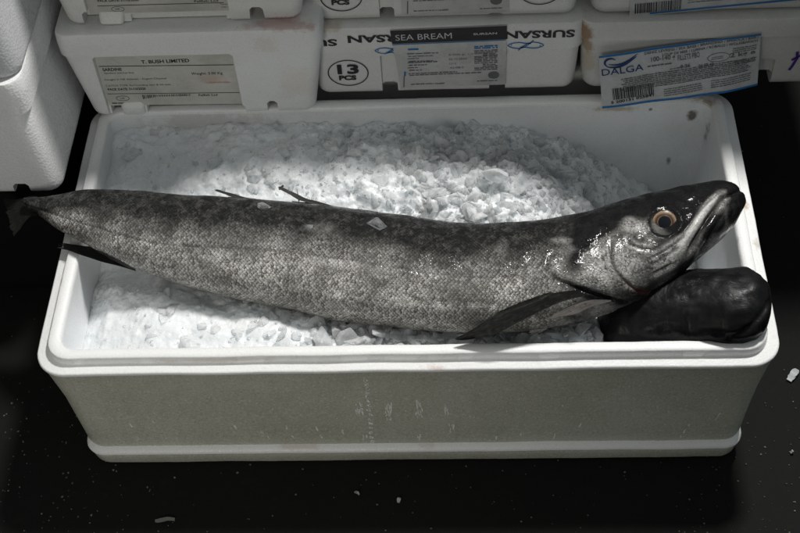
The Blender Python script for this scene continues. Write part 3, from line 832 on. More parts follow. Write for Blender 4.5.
kb = np.interp(frac, [0, 0.05, 0.2, 0.5, 0.72, 0.85, 0.95, 1.0], [0.55, 0.50, 0.52, 0.56, 0.58, 0.56, 0.60, 0.7])
view = C - CAM
vd = np.abs(np.sum(view * Dn, axis=1)); vz = np.abs(view[:, 2])
bb = kb * Lh
aa = np.sqrt(np.maximum(Lh**2 - (bb * vd / vz) ** 2, (0.5 * Lh) ** 2))
ph = np.linspace(0, 2 * math.pi, NP, endpoint=False)
ex = 2 / 2.25
cx_ = np.sign(np.cos(ph)) * np.abs(np.cos(ph)) ** ex; sz_ = np.sign(np.sin(ph)) * np.abs(np.sin(ph)) ** ex
P3 = C[:, None, :] + Dn[:, None, :] * (aa[:, None] * cx_[None])[..., None]
P3[..., 2] += bb[:, None] * sz_[None]
# surface normals for displacement
def normals(P3):
    du = np.gradient(P3, axis=0); dv = np.roll(P3, -1, 1) - np.roll(P3, 1, 1)
    n = np.cross(dv, du); n /= np.linalg.norm(n, axis=-1, keepdims=True) + 1e-12
    s = np.sign(np.sum(n * (P3 - C[:, None, :]), axis=-1)).mean()
    return n * s
Nn = normals(P3)
PX = to_px(P3.reshape(-1, 3)).reshape(NS, NP, 2)
top = (P3[..., 2] - C[:, None, 2]) > -0.55 * bb[:, None]     # flank that faces up
def pdist(poly):
    """distance of every vertex to a traced line, signed side and position along it"""
    best = np.full((NS, NP), 1e9); along = np.zeros((NS, NP)); sgn = np.zeros((NS, NP)); tot = 0
    pl = np.array(poly, float); seg = np.linalg.norm(np.diff(pl, axis=0), axis=1); L = seg.sum()
    for i in range(len(pl) - 1):
        a, b = pl[i], pl[i + 1]; ab = b - a
        t = np.clip(((PX - a) @ ab) / (ab @ ab), 0, 1)
        pr = a + t[..., None] * ab; d = np.linalg.norm(PX - pr, axis=-1)
        cr = ab[0] * (PX[..., 1] - a[1]) - ab[1] * (PX[..., 0] - a[0])
        m = d < best
        best = np.where(m, d, best); along = np.where(m, (tot + t * seg[i]) / L, along); sgn = np.where(m, np.sign(cr), sgn); tot += seg[i]
    return best, along, sgn
def smooth_poly(poly, n=40):
    pl = np.array(poly, float); s = np.concatenate([[0], np.cumsum(np.linalg.norm(np.diff(pl, axis=0), axis=1))])
    return spline(s, pl, np.linspace(0, s[-1], n))
disp = np.zeros((NS, NP)); A = {n: np.zeros((NS, NP)) for n in ('dark', 'line', 'pink', 'gleam', 'pale', 'head')}
def gauss(d, w): return np.exp(-(d / w) ** 2)
lat = smooth_poly([(20, 203), (38, 209), (105, 230), (151, 242), (215, 247), (280, 250), (348, 259), (400, 268), (456, 276), (505, 276), (540, 271), (557, 262)], 60)
latx = np.interp(PX[..., 0], lat[:, 0], lat[:, 1])
topy = np.interp(PX[..., 0], [t[0][0] for t in ST], [t[0][1] for t in ST]); boty = np.interp(PX[..., 0], [t[1][0] for t in ST], [t[1][1] for t in ST])
wup = np.clip((latx - PX[..., 1]) / np.maximum(latx - topy, 4), 0, 1.2)          # 0 at the lateral line, 1 at the back
wdn = np.clip((PX[..., 1] - latx) / np.maximum(boty - latx, 4), 0, 1.2)
nzv = np.array([[noise.fractal((float(p[0]) * 30, float(p[1]) * 30, float(p[2]) * 30), 1.0, 2.0, 4) for p in row] for row in P3[::4, ::4]])
nz = np.repeat(np.repeat(nzv, 4, 0), 4, 1)[:NS, :NP]
for _ in range(3):
    nz = (np.roll(nz, 2, 0) + np.roll(nz, -2, 0) + np.roll(nz, 2, 1) + np.roll(nz, -2, 1)) / 4
bodydark = np.where(wup > 0, 0.30 + 0.95 * np.clip(wup, 0, 1) ** 0.85, 0.30 - 0.8 * wdn) + 0.22 * nz
bodydark = np.clip(bodydark, 0, 1)
# head: black crown, silver cheek
crown = smooth_poly([(540, 262), (562, 247), (590, 243), (611, 231), (638, 219), (652, 218), (664, 228), (676, 235), (683, 228), (690, 218), (700, 207), (711, 197.5), (722, 193), (738, 191)], 80)
cr_y = np.interp(PX[..., 0], crown[:, 0], crown[:, 1])
hd = np.clip((PX[..., 0] - 545) / 30, 0, 1) * np.clip((PX[..., 0] - (566 - 0.35 * (PX[..., 1] - 240))) / 10 + 0.5, 0, 1)
headdark = np.clip((cr_y + 3 - PX[..., 1]) / 13 + 0.5 + 1.1 * nz, 0, 1)
headdark = np.maximum(headdark * (0.95), np.clip(0.36 + 0.9 * nz, 0, 0.9))
A['dark'] = bodydark * (1 - hd) + headdark * hd
A['head'] = hd
A['dark'] = np.clip(A['dark'] + np.clip((56 - PX[..., 0]) / 22, 0, 1), 0, 1.3)
# opercle edge: a raised plate ending in a dark slit
op = smooth_poly([(574, 236), (562, 246), (551, 256), (549, 264), (554, 276), (570, 284), (592, 292), (618, 299.5), (640, 302)], 60)
d, al, sg = pdist(op)
fade = np.clip((al - 0.10) * 2.2, 0, 1) * np.clip((1 - al) * 5, 0, 1)
inside = np.where(PX[..., 0] > 0, -sg, 0)
disp -= 0.0042 * gauss(d, 2.2) * fade
disp += 0.0024 * np.clip(1 - d / 26, 0, 1) * (sg < 0) * fade * 1.0
A['line'] = np.maximum(A['line'], gauss(d, 2.0) * fade)
band = gauss(d - 3.0, 4.0) * (sg > 0) * fade
A['dark'] = np.clip(A['dark'] + 0.6 * band, 0, 1)
# preopercle
d, al, sg = pdist(smooth_poly([(611, 236), (610.5, 248), (613.5, 265), (625, 281), (637, 289.5), (652, 291), (664, 285)], 50))
fade = np.clip(al * 5, 0, 1) * np.clip((1 - al) * 4, 0, 1)
disp -= 0.0022 * gauss(d, 1.5) * fade; disp += 0.0012 * gauss(d - 4, 4) * fade
A['line'] = np.maximum(A['line'], 0.85 * gauss(d, 1.2) * fade); A['pink'] = np.maximum(A['pink'], gauss(d, 2.0) * np.clip((al - 0.45) * 4, 0, 1) * fade)
# mouth gape
d, al, sg = pdist(smooth_poly([(741, 190.5), (734, 193), (724.5, 195.5), (713, 211), (702, 228), (692, 246), (686, 260)], 60))
fade = np.clip((1 - al) * 6, 0, 1)
disp -= 0.0042 * gauss(d, 1.9) * fade * np.clip(al * 7 + 0.45, 0, 1)
A['line'] = np.maximum(A['line'], gauss(d, 2.2) * fade)
jaw = (sg < 0) if PX.shape else None
# lower jaw darker with two ridges
lowjaw = np.clip(1 - np.abs(d - 11) / 11, 0, 1) * (PX[..., 0] > 684) * (PX[..., 0] + (PX[..., 1] - 200) * 0.55 > 722)
A['dark'] = np.clip(A['dark'] + 0.38 * lowjaw, 0, 1)
fade = fade * np.clip(al * 5, 0, 1)
A['dark'] = np.clip(A['dark'] + 0.8 * np.clip((PX[..., 0] - 726) / 7, 0, 1), 0, 1.2)
for off, amp in ((5.5, 0.0006), (10.5, -0.0012), (15, 0.0005)):
    disp += amp * gauss(d - off, 2.0) * fade * (lowjaw > 0)
    if amp < 0: A['line'] = np.maximum(A['line'], 0.6 * gauss(d - off, 1.6) * fade * (lowjaw > 0))
# maxilla: pale blade above the gape, dark furrow above it
d, al, sg = pdist(smooth_poly([(720, 194.5), (714, 199.5), (704, 211), (693, 228), (683, 245), (676, 257)], 50))
fade = np.clip(al * 6, 0, 1) * np.clip((1 - al) * 4, 0, 1)
disp += 0.0022 * gauss(d, 3.0) * fade; A['pale'] = np.maximum(A['pale'], np.clip(1.6 - d / 3.2, 0, 1) * fade); A['dark'] *= 1 - 0.95 * np.clip(1.6 - d / 3.2, 0, 1) * fade
d, al, sg = pdist(smooth_poly([(719, 193), (706, 204), (696, 215), (688, 226), (676, 236), (664, 244)], 50))
fade = np.clip(al * 6, 0, 1) * np.clip((1 - al) * 3, 0, 1)
disp -= 0.0020 * gauss(d, 1.6) * fade; A['line'] = np.maximum(A['line'], 0.75 * gauss(d, 1.4) * fade)
for poly in ([(690, 232), (672, 246), (650, 258), (640, 262)], [(684, 244), (664, 257), (645, 268)], [(676, 262), (660, 270), (648, 276)], [(625, 240), (640, 248), (655, 250)]):
    d, al, sg = pdist(smooth_poly(poly, 30)); fade = np.clip(al * 5, 0, 1) * np.clip((1 - al) * 4, 0, 1)
    disp -= 0.0010 * gauss(d, 1.5) * fade; A['line'] = np.maximum(A['line'], 0.5 * gauss(d, 1.3) * fade); A['gleam'] = np.maximum(A['gleam'], 0.6 * gauss(d - 3, 2.0) * fade)
# nostril
d, al, sg = pdist([(690, 201), (694, 200)]); disp -= 0.0006 * gauss(d, 2.0); A['line'] = np.maximum(A['line'], 0.8 * gauss(d, 1.6))
# eye socket
de = np.linalg.norm((PX - np.array([664.5, 222.5])) / np.array([1.0, 0.94]), axis=-1)
disp += 0.0016 * gauss(de - 17, 3.5); disp -= 0.004 * gauss(de, 11); A['dark'] = np.maximum(A['dark'], 0.95 * gauss(de - 15.5, 4.0))
# bright patches on cheek and nape
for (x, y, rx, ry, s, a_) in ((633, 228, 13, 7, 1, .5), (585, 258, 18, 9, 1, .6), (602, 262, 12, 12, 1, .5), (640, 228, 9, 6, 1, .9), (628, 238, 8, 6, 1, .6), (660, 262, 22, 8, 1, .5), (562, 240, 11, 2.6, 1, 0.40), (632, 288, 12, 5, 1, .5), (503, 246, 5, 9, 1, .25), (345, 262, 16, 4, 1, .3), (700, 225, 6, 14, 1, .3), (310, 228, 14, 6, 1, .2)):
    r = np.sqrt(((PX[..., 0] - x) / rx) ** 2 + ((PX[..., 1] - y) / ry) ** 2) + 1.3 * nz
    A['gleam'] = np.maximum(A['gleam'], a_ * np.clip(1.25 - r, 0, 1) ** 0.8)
# lateral line and small dents along the flank
d, al, sg = pdist(lat); disp -= 0.0007 * gauss(d, 1.5); A['line'] = np.maximum(A['line'], 0.55 * gauss(d, 1.0) * (PX[..., 0] < 545))
for poly in ([(260, 250), (300, 252), (348, 260), (372, 268)], [(430, 274), (470, 283), (520, 270), (545, 262)], [(60, 207), (105, 222), (150, 232)]):
    d, al, sg = pdist(smooth_poly(poly, 30)); fade = np.clip(al * 4, 0, 1) * np.clip((1 - al) * 4, 0, 1); disp -= 0.0012 * gauss(d, 6) * fade
disp += 0.0010 * nz * (1 - hd) + 0.0022 * nz * hd
for nme in A: A[nme] = np.where(top, A[nme], A['dark'] * 0 + (0.1 if nme == 'dark' else 0))
P3 = P3 + Nn * (disp * top)[..., None]
# mesh
verts = P3.reshape(-1, 3)
ii = np.arange(NS - 1)[:, None] * NP; jj = np.arange(NP)[None]; jn = (jj + 1) % NP
quads = np.stack([ii + jj, ii + NP + jj, ii + NP + jn, ii + jn], -1).reshape(-1, 4)
me = bpy.data.meshes.new('hake_body')
faces = quads.tolist() + [list(range(NP)), list(range((NS - 1) * NP, NS * NP))[::-1]]
me.from_pydata(verts.tolist(), [], faces); me.update()
bm = bmesh.new(); bm.from_mesh(me); bmesh.ops.recalc_face_normals(bm, faces=bm.faces); bm.to_mesh(me); bm.free()
girth = np.concatenate([np.zeros((NS, 1)), np.cumsum(np.linalg.norm(np.diff(P3, axis=1), axis=-1), axis=1)], 1)
girth -= girth[:, [NP // 4]]
slen = np.broadcast_to(q[:, None], (NS, NP))
for nme, arr in list(A.items()) + [('su', slen), ('sv', girth)]:
    at = me.attributes.new(nme, 'FLOAT', 'POINT'); at.data.foreach_set('value', np.ascontiguousarray(arr, dtype=np.float32).ravel())

k = NT('hake_skin'); v = k.obj()
dark, line, pink, gleam, pale_, head = (k.attr(n) for n in ('dark', 'line', 'pink', 'gleam', 'pale', 'head'))
su, sv = k.attr('su'), k.attr('sv')
cb = k.n('ShaderNodeCombineXYZ'); k.l(k.math('ADD', su, k.math('MULTIPLY', sv, 0.9)), cb.inputs[0]); k.l(k.math('SUBTRACT', su, k.math('MULTIPLY', sv, 0.9)), cb.inputs[1])
wob = k.n('ShaderNodeVectorMath', operation='MULTIPLY_ADD')
nn = k.n('ShaderNodeTexNoise'); k.l(v, nn.inputs['Vector']); nn.inputs['Scale'].default_value = 60
k.l(nn.outputs['Color'], wob.inputs[0]); wob.inputs[1].default_value = (0.005, 0.005, 0.0); k.l(cb.outputs[0], wob.inputs[2])
sc = wob.outputs[0]
SCL = 228
edge = k.voro(sc, SCL, 'DISTANCE_TO_EDGE', 0.28, 'Distance', '2D')
sep = k.n('ShaderNodeSeparateColor'); k.l(k.voro(sc, SCL, 'F1', 0.28, 'Color', '2D'), sep.inputs[0])
off = k.n('ShaderNodeVectorMath', operation='SUBTRACT'); k.l(sc, off.inputs[0]); k.l(k.voro(sc, SCL, 'F1', 0.28, 'Position', '2D'), off.inputs[1])
ofx = k.n('ShaderNodeSeparateXYZ'); k.l(off.outputs[0], ofx.inputs[0])
lap = k.ramp(k.math('ADD', ofx.outputs[0], ofx.outputs[1]), 0.0050, -0.0050)      # 0 at the covered front of a scale, 1 at its free rear edge
big_ = k.noise(v, 26, 6, 0.62); mid_ = k.noise(v, 85, 6, 0.7); fine = k.noise(v, 420, 4, 0.7); vfine = k.noise(v, 800, 2, 0.6)
grain = k.math('ADD', k.math('MULTIPLY', mid_, 0.45), k.math('MULTIPLY', fine, 0.55))
tone = k.math('ADD', k.math('MULTIPLY', sep.outputs[0], 0.38), k.math('MULTIPLY', lap, 0.62))
sil = k.mix(k.ramp(tone, 0.28, 0.74), (0.055, 0.051, 0.044), (0.74, 0.725, 0.68))
sil = k.mix(k.ramp(big_, 0.42, 0.62, 0.0, 0.65), sil, (0.11, 0.103, 0.088))
stc = k.n('ShaderNodeCombineXYZ'); k.l(k.math('MULTIPLY', su, 22.0), stc.inputs[0]); k.l(k.math('MULTIPLY', sv, 75.0), stc.inputs[1])
stk = k.noise(stc.outputs[0], 1.0, 5, 0.65)
sil = k.mix(k.ramp(stk, 0.50, 0.68, 0, 0.6), sil, (0.075, 0.070, 0.060))
sil = k.mix(k.ramp(stk, 0.46, 0.30, 0, 0.35), sil, (0.70, 0.69, 0.66))
sil = k.mix(k.ramp(edge, 0.0, 0.15, 0.75, 0.0), sil, (0.04, 0.037, 0.031))
sil = k.mix(k.ramp(fine, 0.49, 0.40, 0, 0.5), sil, (0.04, 0.037, 0.032))
sil = k.mix(k.math('MULTIPLY', k.ramp(vfine, 0.57, 0.68), k.ramp(big_, 0.64, 0.40)), sil, (0.88, 0.81, 0.78))
headc = k.mix(k.ramp(grain, 0.42, 0.60), (0.028, 0.026, 0.024), (0.46, 0.45, 0.42))
headc = k.mix(k.ramp(big_, 0.42, 0.62, 0, 0.75), headc, (0.085, 0.080, 0.072))
headc = k.mix(k.math('MULTIPLY', k.ramp(fine, 0.56, 0.68), k.ramp(big_, 0.58, 0.42)), headc, (0.80, 0.79, 0.76))
base = k.mix(head, sil, headc)
backc = k.mix(k.ramp(k.math('MULTIPLY', tone, k.ramp(mid_, 0.35, 0.65)), 0.2, 0.6, 0, 1), (0.005, 0.005, 0.005), (0.062, 0.060, 0.055))
backh = k.mix(k.ramp(grain, 0.5, 0.7), (0.004, 0.004, 0.0042), (0.014, 0.014, 0.014))
back = k.mix(head, backc, backh)
dk = k.ramp(k.math('ADD', dark, k.math('MULTIPLY', k.math('SUBTRACT', grain, 0.5), 1.0)), 0.10, 0.88)
base = k.mix(dk, base, back)
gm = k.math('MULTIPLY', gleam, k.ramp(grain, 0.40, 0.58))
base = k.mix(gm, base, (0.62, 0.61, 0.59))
base = k.mix(k.math('MULTIPLY', pale_, k.ramp(grain, 0.3, 0.6, 0.45, 0.95)), base, (0.70, 0.695, 0.67))
base = k.mix(k.math('MULTIPLY', pink, 0.6), base, (0.22, 0.07, 0.06))
base = k.mix(line, base, (0.012, 0.011, 0.010))
h1 = k.ramp(edge, 0.0, 0.3); nohead = k.math('SUBTRACT', 1.0, head)
nrm = k.bump(k.math('MULTIPLY', k.math('ADD', k.math('MULTIPLY', h1, 0.4), lap), nohead), 0.7, 0.0011)
nrm = k.bump(grain, 0.75, 0.0030, nrm)
nrm = k.bump(k.noise(v, 900, 2, 0.6), 0.7, 0.0010, nrm)
k.set(color=base, rough=k.ramp(fine, 0.35, 0.65, 0.24, 0.55), spec=k.ramp(k.math('ADD', dk, k.math('MULTIPLY', head, 0.25)), 0.0, 1.25, 0.5, 0.10), normal=nrm)
glint = k.ramp(k.noise(v, 70, 5, 0.7), 0.44, 0.60)
k.set(coat=k.math('MULTIPLY', glint, 1.0), coatr=0.11)
k.l(k.bump(k.noise(v, 235, 3, 0.6), 1.0, 0.0007), k.p.inputs['Coat Normal'])
SKIN = k.m
hake = thing('hake', 'big silvery hake with dark back and orange eye lying on the crushed ice', 'fish')
link('body', me, SKIN, hake, 80)
bvh = BVHTree.FromPolygons([tuple(x) for x in verts], quads.tolist())
def on_fish(px, py, zf, lift=0.0015):
    d = ray(px, py); hit = bvh.ray_cast(Vector(CAM), Vector(d).normalized())
    if hit[0] is None:
        return Vector(atz(px, py, zf))
    return hit[0] + hit[1] * 0 + Vector((0, 0, lift))

# fins: a skin of rays between two traced edges, with thickness
kf = NT('fin_skin'); uvn = kf.n('ShaderNodeUVMap'); uvn.uv_map = 'uv'
mp = kf.mapping(uvn.outputs[0], (1.2, 16, 1))
st = kf.noise(mp, 3.0, 4, 0.6); ob = kf.noise(kf.obj(), 140, 5, 0.7)
kf.set(color=kf.mix(kf.ramp(st, 0.38, 0.68), (0.009, 0.009, 0.009), kf.mix(kf.ramp(ob, 0.45, 0.7), (0.012, 0.0115, 0.011), (0.07, 0.068, 0.063))), rough=0.42, spec=0.3, normal=kf.bump(st, 0.9, 0.003))
FIN = kf.m
kp = NT('pale_fin_skin'); uvn = kp.n('ShaderNodeUVMap'); uvn.uv_map = 'uv'
mp = kp.mapping(uvn.outputs[0], (2, 9, 1)); st = kp.noise(mp, 2.5, 5, 0.65); ob = kp.noise(kp.obj(), 120, 6, 0.7)
cc = kp.mix(kp.ramp(st, 0.35, 0.65), (0.14, 0.125, 0.115), (0.60, 0.555, 0.52)); cc = kp.mix(kp.ramp(ob, 0.52, 0.7), cc, (0.28, 0.13, 0.11)); cc = kp.mix(kp.ramp(ob, 0.40, 0.30), cc, (0.05, 0.045, 0.04))
kp.set(color=cc, rough=0.3, spec=0.5, normal=kp.bump(st, 0.6, 0.002))
PALE_FIN = kp.m
kt = NT('tail_fin_skin'); uvn = kt.n('ShaderNodeUVMap'); uvn.uv_map = 'uv'; st = kt.noise(kt.mapping(uvn.outputs[0], (1.2, 16, 1)), 3.0, 4, 0.6)
kt.set(color=kt.mix(kt.ramp(st, 0.4, 0.7), (0.006, 0.006, 0.006), (0.022, 0.021, 0.020)), rough=0.5, spec=0.15, normal=kt.bump(st, 0.8, 0.002))
TAIL_FIN = kt.m
def fin(name, top_e, bot_e, mat, zf, lift=0.003, nu=60, nv=30, ragged=0.0, thick=0.0012, ripple=0.0006, z_tip=None, straight=False, plane=False):
    a, b = smooth_poly(top_e, nu), smooth_poly(bot_e, nu)
    V, F, UV = [], [], []
    for s in (0, 1):
        for i in range(nu):
            u = i / (nu - 1)
            for j in range(nv):
                w = j / (nv - 1)
                pxy = a[i] * (1 - w) + b[i] * w
                zq = zf if z_tip is None else zf + (z_tip - zf) * u
                p = Vector(atz(pxy[0], pxy[1], zq)) if plane else on_fish(pxy[0], pxy[1], zq, lift)
                if straight and p.z < zq: p = Vector(atz(pxy[0], pxy[1], zq))
                p.z += ripple * math.sin(w * 70 + 3 * u) + 0.0008 * noise.noise(p * 60)
                if ragged and u > 0.75: p.x += ragged * (u - 0.75) * 4 * noise.noise((w * 14, 3.1, 0))
                th = thick * (1 - 0.7 * u) * (0.35 + 0.65 * math.sin(math.pi * w))
                V.append((p.x, p.y, p.z + (th if s == 0 else -th))); UV.append((u, w))
    n1 = nu * nv
    for i in range(nu - 1):
        for j in range(nv - 1):
            c0 = i * nv + j
            F.append((c0, c0 + nv, c0 + nv + 1, c0 + 1)); F.append((n1 + c0, n1 + c0 + 1, n1 + c0 + nv + 1, n1 + c0 + nv))
    edge = [j for j in range(nv)] + [i * nv + nv - 1 for i in range(1, nu)] + [(nu - 1) * nv + j for j in range(nv - 2, -1, -1)] + [i * nv for i in range(nu - 2, 0, -1)]
    for i in range(len(edge)):
        c0, c1 = edge[i], edge[(i + 1) % len(edge)]; F.append((c0, c1, c1 + n1, c0 + n1))
    # relax steps where the traced surface jumps from the flank to the level behind it
    arr = np.array(V).reshape(2, nu, nv, 3)
    for _ in range(14):
        zz = arr[..., 2]; zz[:, 1:-1] = (zz[:, :-2] + zz[:, 1:-1] + zz[:, 2:]) / 3; zz[:, :, 1:-1] = (zz[:, :, :-2] + zz[:, :, 1:-1] + zz[:, :, 2:]) / 3
    m = mesh_of(arr.reshape(-1, 3), F)
    bm = bmesh.new(); bm.from_mesh(m); bmesh.ops.recalc_face_normals(bm, faces=bm.faces)
    ul = bm.loops.layers.uv.new('uv')
    for f in bm.faces:
        for lp in f.loops: lp[ul].uv = UV[lp.vert.index]
    bm.to_mesh(m); bm.free()
    return link(name, m, mat, hake, 60)
fin('pelvic_fin', [(610, 302.5), (588, 303), (566, 311), (547, 321), (531, 330.5)], [(611, 303.5), (592, 309), (572, 318), (550, 328), (531, 336)], PALE_FIN, H - 0.012, 0.004, ragged=0.006)
fin('pectoral_fin', [(577, 290), (556, 293), (530, 301), (502, 312.5), (480, 325), (459, 338.5)], [(585, 296), (566, 300.5), (545, 309), (520, 321.5), (494, 334.5), (460, 340.5)], FIN, H + 0.052, 0.003, ragged=0.012, z_tip=H + 0.010, straight=True)
fin('anal_fin', [(134, 268), (112, 256), (95, 249), (80, 245.5), (64, 243)], [(136, 271), (118, 266), (102, 262), (84, 256), (63, 249)], FIN, H + 0.003, 0.0, ragged=0.018, thick=0.0016)
fin('tail_fin', [(37, 196.5), (31, 196.5), (22, 199), (12, 200), (3, 198)], [(37, 216), (32, 216), (26, 221), (20, 229), (13, 236)], TAIL_FIN, H + 0.012, 0.001, z_tip=H - 0.004, ragged=0.004, plane=True)
def spine_fin(name, base, tips, zf):
    """folded dorsal fin: a low dark fold along base with stiff spines"""
    V, F = [], []
    def tube(pts, r0, r1, n=7):
        pts = [Vector(p) for p in pts]; b0 = len(V)
        for i, p in enumerate(pts):
            t = (pts[min(i + 1, len(pts) - 1)] - pts[max(i - 1, 0)]).normalized(); a = t.cross(Vector((0, 0, 1)))
            a = a.normalized() if a.length > 1e-6 else Vector((1, 0, 0)); b = t.cross(a); r = r0 + (r1 - r0) * i / (len(pts) - 1)
            for j in range(n):
                an = 6.283 * j / n; V.append(tuple(p + (a * math.cos(an) + b * math.sin(an)) * r))
        for i in range(len(pts) - 1):
            for j in range(n):
                c0, c1 = b0 + i * n + j, b0 + i * n + (j + 1) % n; F.append((c0, c1, c1 + n, c0 + n))
        F.append(tuple(b0 + j for j in range(n - 1, -1, -1))); F.append(tuple(b0 + (len(pts) - 1) * n + j for j in range(n)))
    bp = smooth_poly(base, 24)
    tube([atz(x, y, zf + 0.004) for x, y in bp], 0.0012, 0.0010)
    for pl, r0, r1 in tips:
        pp = smooth_poly(pl, 12); tube([atz(x, y, zf + 0.004 + 0.004 * i / 11) for i, (x, y) in enumerate(pp)], r0, r1)
    return link(name, mesh_of(V, F), FIN_DARK, hake, 50)
FIN_DARK = plain('dark_spines', (0.018, 0.017, 0.015), 0.4)
d1 = spine_fin('dorsal_fin', [(232, 198.5), (245, 199.5), (262, 201.5)], [([(252, 200.5), (238, 198), (228, 197)], 0.0009, 0.0004)], H + 0.010)
fin('fin_web', [(256, 199), (246, 197.5), (234, 194), (226, 191.8), (217, 189.3)], [(262, 202), (250, 201), (239, 198.6), (229, 196), (219, 191.2)], FIN_DARK, H + 0.014, 0.001, ragged=0.01, thick=0.0007, ripple=0.0, z_tip=H + 0.018, plane=True).parent = d1
d2_ = spine_fin('dorsal_fin', [(292, 202), (312, 204), (335, 208.5), (362, 212.5)], [([(299, 201), (298, 196), (297, 189)], 0.0009, 0.0003), ([(283, 186), (281, 187.5), (279.5, 189.5)], 0.0013, 0.0009), ([(318, 204), (306, 199), (300, 198)], 0.0009, 0.0004)], H + 0.006)
fin('fin_web', [(335, 206), (318, 201.5), (306, 198.5), (296, 193.5), (288, 190), (280, 186.6)], [(350, 211), (328, 207.5), (312, 204), (298, 199.5), (289, 194.2), (281, 189.4)], FIN_DARK, H + 0.011, 0.001, ragged=0.008, thick=0.0007, ripple=0.0, z_tip=H + 0.018, plane=True).parent = d2_

# eye: dark ball > amber iris, black pupil
hit = bvh.ray_cast(Vector(CAM), Vector(ray(664.5, 222.5)).normalized())
tocam = (Vector(CAM) - hit[0]).normalized()
en = (Vector((0.02, -0.30, 0.95)) * 0.22 + tocam * 0.85).normalized(); exv = Vector((1, 0, 0)); exv = (exv - en * exv.dot(en)).normalized(); eyv = en.cross(exv)
ec = hit[0] + en * 0.0005
mmpx = (Vector(CAM) - hit[0]).length / FPX
def cap(name, r0, r1, mat, parent, lift=0.0, n=64, m=10, dome=0.0042, R=14.5):
    V, F = [], []
    for j in range(m + 1):
        r = r0 + (r1 - r0) * j / m
        for i in range(n):
            an = 6.283185 * i / n
            x, y = r * math.cos(an), r * math.sin(an) * 0.97
            hgt = dome * (1 - (r / R) ** 2) + lift
            V.append(tuple(ec + (exv * x + eyv * y) * mmpx + en * hgt))
    for j in range(m):
        for i in range(n):
            a, b = j * n + i, j * n + (i + 1) % n; F.append((a, a + n, b + n, b))
    if r0 < 0.05: pass
    me_ = mesh_of(V, F); bm = bmesh.new(); bm.from_mesh(me_); bmesh.ops.remove_doubles(bm, verts=bm.verts, dist=1e-6); bmesh.ops.recalc_face_normals(bm, faces=bm.faces)
    bm.to_mesh(me_); bm.free(); return link(name, me_, mat, parent, 60)
ke = NT('eye_ball'); ke.set(color=ke.mix(ke.ramp(ke.noise(ke.obj(), 200, 4), 0.4, 0.65), (0.007, 0.007, 0.008), (0.02, 0.019, 0.018)), rough=0.4, spec=0.12)
eye = cap('eye', 0.0, 12.8, ke.m, hake, -0.0004)
ki = NT('amber_iris'); vn = ki.attr('rr'); nz2 = ki.noise(ki.obj(), 420, 4, 0.6)
vr = ki.math('ADD', vn, ki.math('MULTIPLY', ki.math('SUBTRACT', ki.noise(ki.obj(), 130, 3, 0.6), 0.5), 2.6))
am = ki.mix(ki.ramp(vr, 6.2, 7.2), (0.30, 0.20, 0.13), (0.065, 0.040, 0.026)); am = ki.mix(ki.ramp(vr, 8.6, 10.4), am, (0.36, 0.245, 0.16)); am = ki.mix(ki.ramp(vr, 11.2, 12.0), am, (0.012, 0.010, 0.009))
am = ki.mix(ki.ramp(nz2, 0.42, 0.62, 0, 0.6), am, (0.10, 0.062, 0.038))
ki.set(color=am, rough=0.25, spec=0.3, coat=0.12, coatr=0.05)
iris = cap('iris', 5.8, 12.0, ki.m, eye, 0.0001, m=24)
wv = np.array([(Vector(x.co) - ec) for x in iris.data.vertices]); rr = np.hypot(wv @ np.array(exv), (wv @ np.array(eyv)) / 0.97) / mmpx
iris.data.attributes.new('rr', 'FLOAT', 'POINT').data.foreach_set('value', rr.astype(np.float32))
cap('pupil', 0.0, 6.3, NT('black_pupil').set(color=(0.008, 0.010, 0.013), rough=0.10, spec=0.35).m, eye, 0.0003)

# ------------------------------------------------------------------ the black fish under the hake's head
kb_ = NT('black_fish_skin'); v = kb_.obj()
g1 = kb_.noise(v, 60, 6, 0.7); g2 = kb_.noise(v, 24, 5, 0.6, 0.6); g3 = kb_.noise(kb_.mapping(v, (1, 2.5, 1), (0, 0, 0.9)), 45, 5, 0.7)
cb_ = kb_.mix(kb_.ramp(g1, 0.5, 0.75), (0.005, 0.005, 0.0055), (0.012, 0.012, 0.012))
cb_ = kb_.mix(kb_.math('MULTIPLY', kb_.spot(v, (0.385, 0.085, H - 0.005), (0.035, 0.035, 0.04), 0.8, 0.4), kb_.ramp(g3, 0.5, 0.66)), cb_, (0.13, 0.12, 0.08))
cb_ = kb_.mix(kb_.math('MULTIPLY', kb_.spot(v, (0.385, 0.14, H + 0.04), (0.05, 0.04, 0.04), 0.8, 0.4), kb_.ramp(g3, 0.53, 0.68)), cb_, (0.10, 0.10, 0.105))
kb_.set(color=cb_, rough=kb_.ramp(g2, 0.35, 0.65, 0.2, 0.6), spec=0.2, normal=kb_.bump(g1, 0.2, 0.001, kb_.bump(g2, 0.35, 0.006)))
BMOUTH = smooth_poly([(728, 338), (742, 333), (755, 322), (764, 310), (769, 300)], 40)
BST = [((597, 316), (598, 330), -0.040), ((601, 303), (603, 344), -0.036), ((608, 290), (611, 350), -0.030), ((624, 277), (628, 350), -0.022), ((660, 270.5), (664, 348), -0.010), ((700, 268.5), (704, 347), 0.000), ((728, 268), (730, 346.5), 0.006), ((748, 270), (750, 342), 0.010), ((760, 278), (761, 336), 0.012), ((767.5, 287), (768, 327), 0.013), ((770.5, 296), (770.5, 317), 0.013)]
m2, d2 = [], []
for T, B, dz in BST:
    t3, b3_ = atz(*T, H + dz), atz(*B, H + dz); m2.append((t3 + b3_) / 2); d2.append((t3 - b3_) / 2)
m2, d2 = np.array(m2), np.array(d2); s2 = np.concatenate([[0], np.cumsum(np.linalg.norm(np.diff(m2, axis=0), axis=1))])
q2 = np.linspace(0, s2[-1], 120); C2, D2 = spline(s2, m2, q2), spline(s2, d2, q2)
